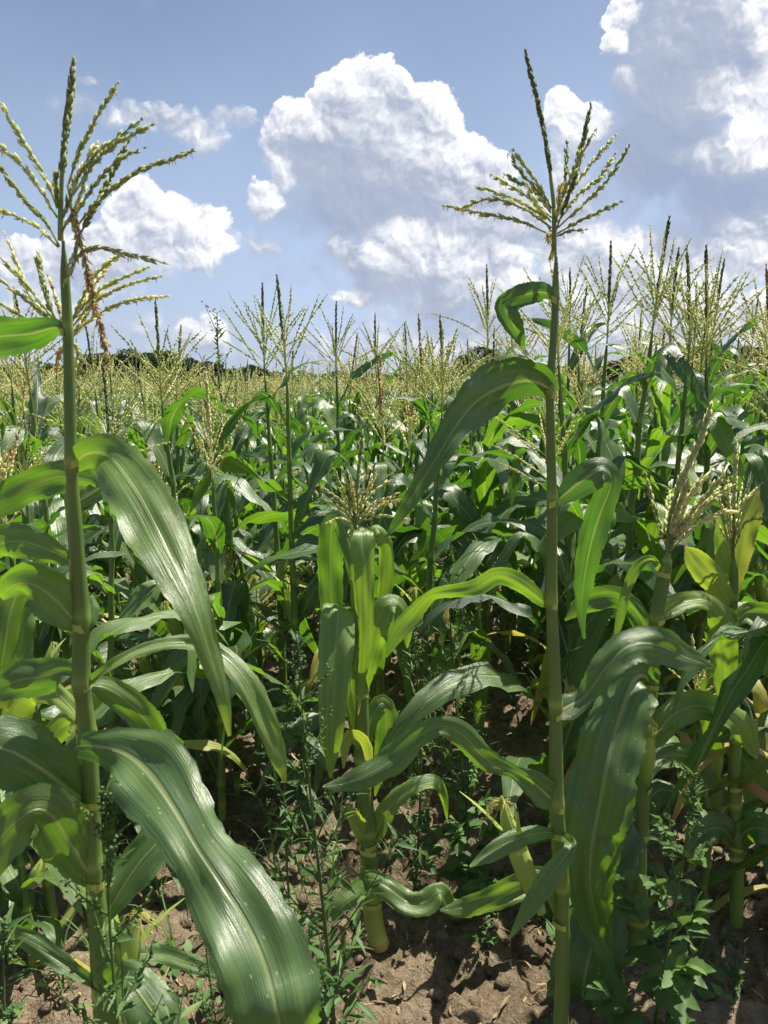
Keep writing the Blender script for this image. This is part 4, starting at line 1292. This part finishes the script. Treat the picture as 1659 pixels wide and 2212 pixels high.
# plants one can pick out: (tip u, v, distance, proto, turn, label)
PICK = [
    (357, 634, 2.35, SUBP[0], .5, 'slender corn plant left of centre with bright arching leaves level with the horizon'),
    (262, 668, 2.75, NEAR[0], 2.0, 'slender corn plant between the left foreground stalk and the bright-leaved plant'),
    (440, 792, 2.15, SUBP[2], 1.0, 'young corn plant with a stubby yellow tassel left of centre below the horizon'),
    (516, 1122, 2.35, SUBP[2], 3.9, 'smallest corn plant, with a little cream tassel low between the stalks left of centre'),
    (616, 598, 2.5, SUBP[1], 1.2, 'corn plant with a dark upright spike, first of the pair left of the sky gap'),
    (662, 600, 2.8, NEAR[1], 4.2, 'corn plant with a dark upright spike, second of the pair left of the sky gap'),
    (773, 640, 3.4, NEAR[3], 2.2, 'thin corn plant with sparse tassel and a leaf bent above the middle of the field'),
    (866, 688, 2.55, NEAR[4], 3.3, 'corn plant with a thick pale green spike rising behind the middle'),
    (790, 765, 2.5, SUBP[3], .4, 'corn plant with a browned drooping tassel behind the short middle plant'),
    (1088, 575, 3.3, NEAR[7], 1.0, 'corn plant whose spike stands left of the tallest stalk by its bent top leaf'),
    (1230, 542, 2.45, NEAR[1], .2, 'corn plant with a dark spike touching the right side of the tallest stalk'),
    (1298, 452, 2.45, SUBP[1], 2.8, 'corn plant with the highest dark spike between the tallest stalk and the right edge'),
    (1281, 510, 2.9, NEAR[3], 5.1, 'corn plant just behind the one with the highest dark spike at right'),
    (1437, 498, 2.35, SUBP[0], 4.0, 'corn plant with a dark spike over a full fan of branches at right'),
    (1526, 528, 2.85, NEAR[7], 3.1, 'corn plant with a thin spike between two thicker ones near the right edge'),
    (1585, 504, 2.3, SUBP[1], 5.6, 'corn plant with a thick dark spike nearest the right edge'),
    (1287, 775, 2.0, SUBP[3], 2.6, 'corn plant with a brown bent tassel right of the tallest stalk'),
    (18, 700, 2.9, NEAR[2], .6, 'corn plant with a pale tassel in the left margin behind the foreground'),
    (945, 736, 4.6, NEAR[8], .9, 'corn plant with a thin spike in the gap of sky right of the middle'),
    (985, 712, 4.9, NEAR[0], 2.9, 'corn plant with the taller thin spike in the gap of sky right of the middle'),
    (830, 672, 4.0, NEAR[4], 5.0, 'corn plant with a thin spike just left of the thick pale green spike'),
    (1700, 700, 1.75, NEAR[4], 0.9, 'corn plant just outside the right edge whose blades reach into the picture'),
    (1560, 1330, 1.75, NEAR[6], 2.2, 'knee-high corn plant among the blades at the lower right'),
    (-40, 760, 1.65, NEAR[6], 3.0, 'corn plant just outside the left edge, broad blades crossing the left margin'),
    (45, 1480, 1.6, NEAR[6], 1.4, 'small bright corn plant low at the left margin behind the foreground stalk'),
    (340, 1380, 2.3, NEAR[4], 4.4, 'small corn plant low in the gap right of the left foreground stalk'),
    (560, 1240, 2.5, NEAR[8], 0.2, 'small corn plant in front of the stalk with the dark spike'),
    (1660, 610, 2.6, NEAR[8], 1.9, 'corn plant whose tassel is cut by the right edge of the picture'),
]
placed = [(plantA.location[0], plantA.location[1]), (plantA2.location[0], plantA2.location[1]), (plantB.location[0], plantB.location[1]),
          (plantC.location[0], plantC.location[1]), (plantD.location[0], plantD.location[1]), (plantE.location[0], plantE.location[1])]
rngp = np.random.default_rng(77)
for (u, v, D, pr, rz, lab) in PICK:
    ln = (rngp.normal(0, .03), rngp.normal(0, .035))
    o = by_tip(pr, u, v, D, rz, lab, lean=ln)
    placed.append((o.location[0], o.location[1]))


def top_height(u, D, r):
    """how tall the corn stands in this part of the field"""
    h = np.interp(u, [0, 300, 550, 800, 1050, 1300, 1659], [1.42, 1.43, 1.50, 1.52, 1.56, 1.76, 1.74])
    far = np.clip((D - 5) / 8, 0, 1)
    h = h * (1 - far * .5) + 1.50 * far * .5
    return h * (1 + .065 * r)


rf = np.random.default_rng(123)
cand = []
D = 1.9
while D < 14:
    for x in np.arange(-.62 * D - .5, .62 * D + .5, .33 if D < 4.2 else .38):
        xx, yy = x + rf.normal(0, .10), D + rf.normal(0, .07)
        cand.append((xx, yy))
    D += .31 if D < 4.2 else .36
cand.sort(key=lambda c: c[1])
nfield = 0
for (x, y) in cand:
    u, v0 = project((x, y, 0))
    if not (-110 < u < 1770) or nfield >= 266:
        continue
    # the bare lane in the middle, and the open ground in front of it
    if y < 2.75 and 700 < u < 1150:
        continue
    if y < 2.15 and 250 < u < 1240:
        continue
    if y < 4.6 and 900 < u < 1120 and rf.random() < .75:
        continue
    if any((x - a) ** 2 + (y - b) ** 2 < .19 ** 2 for a, b in placed):
        continue
    placed.append((x, y))
    r = rf.normal()
    h = top_height(u, y, r)
    near = y < 5.6
    if near:
        k = int(rf.integers(0, len(NEAR)))
        pr = NEAR[k]
        st = ['green', 'dark-spiked', 'pale', 'dark-spiked', 'green', 'browned', 'short yellow', 'dark-spiked', 'pale'][k]
    else:
        k = int(rf.integers(0, len(MIDP)))
        pr = MIDP[k]
        st = ['green', 'pale', 'dark-spiked', 'pale', 'green', 'browned', 'short yellow', 'pale'][k]
    s = h / pr['_h']
    if st == 'short yellow':
        s *= .88
    where = 'left of the middle' if u < 560 else ('in the middle' if u < 1120 else 'at the right')
    dist = 'in the first rows' if y < 4.0 else ('in the rows further back' if y < 5.6 else 'deep in the field')
    stand(pr, x, y, s, rf.uniform(0, 6.28), 'corn plant with a %s tassel %s, %s' % (st, dist, where), 'corn with %s tassels %s %s' % (st, dist, where),
          lean=(rf.normal(0, .05), rf.normal(0, .05)))
    nfield += 1
ylast = y
for pr in NEAR + SUBP + MIDP:
    if not used.get(pr.name):
        for c in KIDS[pr.name]:
            bpy.data.objects.remove(c)
        bpy.data.objects.remove(pr)


def corn_mass():
    """the field beyond the plants one can tell apart"""
    rng = np.random.default_rng(9)
    mb_l, mb_s, mb_t = [], [], []
    protos = []
    for i in range(7):
        lod = 2 if i < 4 else 3
        pr = make_corn(80 + i, lod, ['dark', 'green', 'dark', 'green', 'pale', 'green', 'dark'][i], 1.30, has_ear=False, TH=.22)
        parts = []
        for c in KIDS[pr.name]:
            me = c.data
            V = np.empty(len(me.vertices) * 3, np.float32)
            me.vertices.foreach_get('co', V)
            T = np.empty(len(me.vertices), np.float32)
            me.attributes['tint'].data.foreach_get('value', T)
            UV = np.zeros(len(me.loops) * 2, np.float32)
            me.uv_layers[0].data.foreach_get('uv', UV)
            li = np.empty(len(me.loops), np.int32)
            me.loops.foreach_get('vertex_index', li)
            vu = np.zeros((len(me.vertices), 2), np.float32)
            vu[li] = UV.reshape(-1, 2)
            lt = np.empty(len(me.polygons), np.int32)
            me.polygons.foreach_get('loop_total', lt)
            ls = np.empty(len(me.polygons), np.int32)
            me.polygons.foreach_get('loop_start', ls)
            q = li[ls[lt == 4][:, None] + np.arange(4)]
            t = li[ls[lt == 3][:, None] + np.arange(3)]
            mi = {M_LEAF: 0, M_STALK: 1, M_TASSEL: 2}[me.materials[0]]
            parts.append((V.reshape(-1, 3), T, vu, q, t, mi))
            bpy.data.objects.remove(c)
        bpy.data.objects.remove(pr)
        protos.append(parts)
    pts = []
    ys = np.arange(6.5, 130, 1.0)
    for y0 in ys:
        dens = 5.0 if y0 < 16 else (3.6 if y0 < 30 else (2.0 if y0 < 60 else .9))
        w = 1.16 * y0 + 2
        n = int(w * dens)
        pts.append(np.stack([rng.uniform(-w / 2, w / 2, n), rng.uniform(y0, y0 + 1.0, n)], 1))
    pts = np.concatenate(pts)
    pl = np.array(placed)
    keep = []
    for p in pts:
        if p[1] < 16:
            if (np.hypot(pl[:, 0] - p[0], pl[:, 1] - p[1]) < .26).any() or p[1] < ylast - .3:
                continue
        keep.append(p)
    pts = np.array(keep)
    mb = MB()
    rr = []
    which = np.where(pts[:, 1] < 17, rng.integers(0, 4, len(pts)), rng.integers(4, 7, len(pts)))
    for k in range(7):
        sel = pts[which == k]
        n = len(sel)
        if n == 0:
            continue
        a = rng.uniform(0, 6.28, n)
        s = 1.38 * (1 + .10 * rng.normal(0, 1, n)) / 1.52 * np.where(rng.random(n) < .10, 1.15, 1)
        s = np.where(sel[:, 0] / sel[:, 1] > .2, s * 1.05, s)
        lx, ly = rng.normal(0, .05, n), rng.normal(0, .05, n)
        rn = rng.random(n)
        for (V, T, vu, q, t, mi) in protos[k]:
            ca, sa = np.cos(a)[:, None], np.sin(a)[:, None]
            z = V[None, :, 2] * s[:, None]
            X = (V[None, :, 0] * ca - V[None, :, 1] * sa) * s[:, None] + lx[:, None] * z + sel[:, 0:1]
            Y = (V[None, :, 0] * sa + V[None, :, 1] * ca) * s[:, None] + ly[:, None] * z + sel[:, 1:2]
            G = np.stack([X, Y, z], -1).reshape(-1, 3)
            nv = len(V)
            off = (np.arange(n) * nv)[:, None, None]
            mb.add(G, np.tile(vu, (n, 1)), np.tile(T, n), Q=(q[None] + off).reshape(-1, 4) if len(q) else None, TR=(t[None] + off).reshape(-1, 3) if len(t) else None, mat=mi)
            rr.append(np.repeat(rn, nv))
    o = mb.build('corn_field', [M_LEAF, M_STALK, M_TASSEL], rnd=np.concatenate(rr))
    o['kind'] = 'stuff'
    tag(o, 'dense mass of tasselled corn running back to the distant tree line', 'corn field')
    return len(pts), mb.n


print('MASS', corn_mass(), 'field', nfield, 'ylast', ylast)

# ------------------------------------------------------------------ weeds
def leaf_template(teeth=3, wid=.36):
    """lance-shaped toothed blade, midrib along z"""
    zs = [0, .10, .22, .27, .40, .46, .60, .66, .82, 1.0]
    ws = [.02, .12, .38, .33, .46, .36, .34, .24, .16, 0]
    L = [(-w * wid * 2, .10 * w + (-.18 * z * z), z) for z, w in zip(zs, ws)]
    Rr = [(w * wid * 2, .10 * w + (-.18 * z * z), z) for z, w in zip(zs, ws)]
    M = [(0, -.18 * z * z, z) for z in zs]
    V = np.array(L + M + Rr)
    n = len(zs)
    F_ = []
    for i in range(n - 1):
        for a, b in ((0, n), (n, 2 * n)):
            F_.append((a + i, b + i, b + i + 1))
            F_.append((a + i, b + i + 1, a + i + 1))
    return V, F_


LT_V, LT_F = leaf_template()
LN_V, LN_F = leaf_template(wid=.13)


def add_leaves(mb, O, dirs, size, rng, tv, tf, tint, droop=.3):
    k = len(O)
    d = nrm(dirs + np.array([0, 0, -droop]) * rng.uniform(0, 1, (k, 1)))
    side = nrm(np.cross(d, np.array([0, 0, 1.0]) + rng.normal(0, .35, (k, 3))))
    up = np.cross(side, d)
    s = (size * rng.uniform(.7, 1.25, k))[:, None]
    mb.inst(tv, tf, O, side * s, up * s, d * s, T=tint + rng.normal(0, .08, k))


def weed(seed, H, kind='broad', lod=0, big=1.0):
    """goosefoot: an upright ribbed stem, short side shoots, toothed leaves, a narrow mealy top"""
    rng = np.random.default_rng(seed)
    root = empty('weed', (0, 0, 0))
    z = np.linspace(0, 1, 9)
    st = np.stack([.05 * H * np.sin(z * 2 + seed), .04 * H * np.cos(z * 2.4 + seed) - .04 * H * np.cos(seed), H * z], 1)
    sb = MB()
    sb.tube(st, np.linspace(.0045 * (H / .8) ** .5, .0012, 9), 7 if lod == 0 else 4, T=.35)
    lb = fb = MB()
    tv, tf = (LT_V, LT_F) if kind == 'broad' else (LN_V, LN_F)
    nb = int(H * (26 if lod == 0 else 18) / (1 + .5 * (big > 1)))
    az = rng.uniform(0, 6)
    for i in range(nb):
        f = (i + 1) / (nb + 1)
        az += 2.4
        p = np.array([np.interp(f, z, st[:, j]) for j in range(3)])
        el = R(rng.uniform(30, 60))
        d = np.array([math.cos(el) * math.sin(az), math.cos(el) * math.cos(az), math.sin(el)])
        L = (.05 + .20 * math.sin(math.pi * min(1, f + .15)) * (1 - f) ** .6) * (H / .8) * rng.uniform(.5, 1.3)
        q = np.linspace(0, 1, 6)[:, None]
        pp = p + d * L * q + np.array([0, 0, 1.0]) * L * .25 * q ** 2
        sb.tube(pp, np.linspace(.0018, .0007, 6), 4, T=.3)
        nl = 3 + int(L * 55 * (1 if lod == 0 else .6))
        t = rng.uniform(.2, 1, nl)
        O = p + d * L * t[:, None] + np.array([0, 0, 1.0]) * L * .25 * t[:, None] ** 2
        dr = nrm(d + rng.normal(0, .75, (nl, 3)))
        sz = big * .055 * (1.15 - f) * (1.25 - .5 * t) * (1.35 if kind == 'narrow' else 1)
        add_leaves(lb, O, dr, sz, rng, tv, tf, .42 + .18 * f)
        # a big leaf on the main stem below the shoot
        add_leaves(lb, p[None], nrm(d * [1, 1, .3])[None], np.array([big * .085 * (1.15 - f) * (1.4 if kind == 'narrow' else 1)]), rng, tv, tf, .36)
        if f > .5:
            nf = int(16 * (1 if lod == 0 else .5))
            t = rng.uniform(.0, 1.1, nf)
            O = p + d * L * t[:, None] + np.array([0, 0, 1.0]) * L * .25 * t[:, None] ** 2 + rng.normal(0, .004, (nf, 3))
            x = nrm(rng.normal(0, 1, (nf, 3)))
            y = nrm(np.cross(x, rng.normal(0, 1, (nf, 3))))
            fb.inst(SPIK_V, SPIK_F, O, x * .006, y * .006, np.cross(x, y) * .008, T=.55 + rng.normal(0, .1, nf))
    # terminal spike
    nf = 70 if lod == 0 else 30
    t = rng.random(nf) ** .7
    O = st[-1] - np.array([0, 0, 1]) * .12 * H * (1 - t[:, None]) + rng.normal(0, .005, (nf, 3))
    x = nrm(rng.normal(0, 1, (nf, 3)))
    y = nrm(np.cross(x, rng.normal(0, 1, (nf, 3))))
    fb.inst(SPIK_V, SPIK_F, O, x * .006, y * .006, np.cross(x, y) * .009, T=.5)
    k = 16
    az = rng.uniform(0, 6.28, k)
    O = st[-1] - np.array([0, 0, 1]) * .15 * H * rng.random((k, 1))
    add_leaves(lb, O, np.stack([np.sin(az) * .6, np.cos(az) * .6, np.ones(k) * .7], 1), np.full(k, .036), rng, LN_V, LN_F, .45)
    sb.build('stem', M_WSTEM, root)
    lb.build('foliage', M_WEED, root)
    kids(root)
    root['_h'] = H
    return root


WEEDS = [weed(1, .8, 'broad'), weed(2, .9, 'narrow'), weed(3, .7, 'broad'), weed(4, .75, 'narrow'), weed(5, .5, 'broad', 1), weed(6, .55, 'narrow', 1), weed(7, .45, 'broad', 1), weed(8, .8, 'broad', 0, 1.5), weed(9, 1.2, 'narrow', 1, .45), weed(10, .85, 'narrow', 0, .72)]


def put_weed(pr, x, y, s, rz, label, group=None, lean=(0, 0)):
    if used.get(pr.name):
        o = copy_tree(pr)
    else:
        o, used[pr.name] = pr, True
    o.location = (x, y, gz(x, y) - .01)
    o.scale = (s, s, s)
    o.rotation_euler = (lean[0], lean[1], rz)
    tag(o, label, 'weed', group)


WPICK = [   # tip u, v, distance, variant, turn, label
    (505, 668, 2.9, 8, 0, 'tall thin weed rising into the sky left of the pair of dark spikes'),
    (322, 1700, .92, 9, 1.0, 'mealy-topped weed in front of the big blade of the left foreground plant'),
    (705, 1345, 1.35, 9, 2.0, 'tall leggy weed with narrow leaves left of the short middle corn plant'),
    (655, 1540, 1.45, 9, .4, 'second leggy weed left of the short middle corn plant'),
    (880, 1310, 1.85, 9, 3.0, 'upright toothed-leaf weed just right of the short middle corn plant'),
    (1018, 1185, 2.2, 9, 1.3, 'upright leafy weed in the bare lane halfway to the tallest stalk'),
    (1030, 1590, 1.75, 7, 4.1, 'leafy weed on the bare soil left of the pale green cob'),
    (1476, 1640, 1.30, 7, 2.2, 'large bushy goosefoot weed at the lower right with broad toothed leaves'),
    (905, 1830, 1.75, 6, 5.0, 'low weed at the foot of the short middle corn plant'),
    (560, 1890, 1.55, 4, 2.9, 'low weed beside the rounded edge of the big foreground blade'),
    (700, 1960, 1.45, 9, 1.1, 'slim low weed between the big foreground blade and the short plant'),
    (30, 2010, 1.05, 6, 3.7, 'weed in the bottom left corner with narrow pointed leaves'),
    (1060, 1990, 1.62, 4, .9, 'small weed on shaded soil in the bottom middle'),
    (1590, 2040, 1.5, 6, 5.2, 'small weed in the bottom right corner'),
    (470, 1930, 1.2, 9, 2.1, 'thin weed stem beside the lower edge of the big foreground blade'),
]
for (u, v, D, k, rz, lab) in WPICK:
    p = P(u, v, D)
    put_weed(WEEDS[k], p[0], D, max(.15, p[2]) / WEEDS[k]['_h'], rz, lab)
rw = np.random.default_rng(31)
nw = 0
for _ in range(900):
    D = 2.0 + 6 * rw.random() ** .8
    x = rw.uniform(-.6, .6) * D
    u, v0 = project((x, D, 0))
    if D < 3.0 and 480 < u < 1150 and rw.random() < .95:
        continue
    if nw >= 130:
        break
    k = int(rw.integers(0, 7)) if D < 4 else int(rw.integers(4, 7))
    h = rw.uniform(.25, .75) if D > 2.6 else rw.uniform(.15, .4)
    where = 'left of the middle' if u < 560 else ('in the middle' if u < 1120 else 'at the right')
    dist = 'near the bare ground' if D < 3.6 else 'deep among the corn'
    put_weed(WEEDS[k], x, D, h / WEEDS[k]['_h'], rw.uniform(0, 6.28), 'green leafy weed growing between the stalks %s, %s' % (dist, where), 'weeds %s %s' % (dist, where), lean=(rw.normal(0, .08), rw.normal(0, .08)))
    nw += 1


def seedlings():
    """ground cover of seedlings and grass that nobody could count"""
    rng = np.random.default_rng(14)
    mb = MB()
    n = 2600
    D = 1.35 + 9 * rng.random(n) ** .75
    x = rng.uniform(-.6, .6, n) * (D + .3)
    dn = vnoise(x * 2.2 + 40, D * 2.2, 8)
    keep = (dn > .48) | (D > 3.3)
    lane = np.array([(480 < project((a, b, 0))[0] < 1180) for a, b in zip(x, D)]) & (D < 3.1)
    keep &= ~lane | (rng.random(n) < .10)
    x, D = x[keep], D[keep]
    n = len(x)
    z = ground_z(x, D) * np.clip(1.6 - np.hypot(x, D) / 14, 0, 1)
    for k in range(9):
        az = rng.uniform(0, 6.28, n)
        up = rng.uniform(.1, 1.0, n)
        hh = rng.uniform(0, .10, n) * np.clip(D / 3, .4, 1.4)
        O = np.stack([x + rng.normal(0, .02, n), D + rng.normal(0, .02, n), z + hh], 1)
        add_leaves(mb, O, np.stack([np.sin(az), np.cos(az), up], 1), rng.uniform(.015, .045, n), rng, LT_V[::1], LT_F, .5, .2)
    g = mb.build('ground_weeds', M_WEED)
    g['kind'] = 'stuff'
    tag(g, 'low seedlings covering the soil in patches between the corn stalks', 'ground weeds')
    gb = MB()
    n = 420
    D = 1.5 + 6 * rng.random(n)
    x = rng.uniform(-.6, .6, n) * (D + .3)
    for a, b in zip(x, D):
        u = project((a, b, 0))[0]
        if 520 < u < 1120 and b < 3 and rng.random() < .8:
            continue
        zz = gz(a, b)
        for _ in range(6):
            az = rng.uniform(0, 6.28)
            pp = leaf_path(np.array([a, b, zz]), az, rng, rng.uniform(.08, .26), R(rng.uniform(60, 85)), R(rng.uniform(-20, 50)), None, 7)
            T_, W_, N_ = frames(pp, np.array([math.cos(az), -math.sin(az), 0]))
            hw = .0022 * np.clip((1 - np.linspace(0, 1, 7)) * 1.5, 0, 1) + .0003
            G = pp[:, None] + np.array([-1, 1])[None, :, None] * hw[:, None, None] * W_[:, None]
            gb.grid(G, T=.5)
    g = gb.build('grass', M_WEED)
    g['kind'] = 'stuff'
    tag(g, 'thin blades of grass in tufts between the corn stalks', 'grass')


seedlings()


def litter():
    rng = np.random.default_rng(55)
    mb = MB()
    for _ in range(900):
        D = 1.25 + 2.8 * rng.random()
        x = rng.uniform(-.6, .6) * (D + .3)
        az = rng.uniform(0, 6.28)
        L = rng.uniform(.012, .05) if rng.random() < .85 else rng.uniform(.06, .16)
        pp = leaf_path(np.array([x, D, gz(x, D) + .004]), az, rng, L, rng.uniform(-.1, .5), rng.uniform(-.2, .6), None, 7, wander=.8)
        for j in range(7):
            pp[j, 2] = max(pp[j, 2], gz(pp[j, 0], pp[j, 1]) + .002)
        T_, W_, N_ = frames(pp, np.array([math.cos(az), -math.sin(az), .3 * rng.normal()]))
        hw = rng.uniform(.0008, .0035) * np.sin(np.linspace(.3, 3.0, 7)) + .0004
        ribbon(mb, pp, hw, W_, N_, 3, rng, ruffle=.3, fold=25, tint=rng.uniform(.0, .5), waves=2)
    o = mb.build('leaf_litter', M_LITTER)
    o['kind'] = 'stuff'
    tag(o, 'scraps of straw and withered leaf strewn on the bare soil', 'leaf litter')


litter()
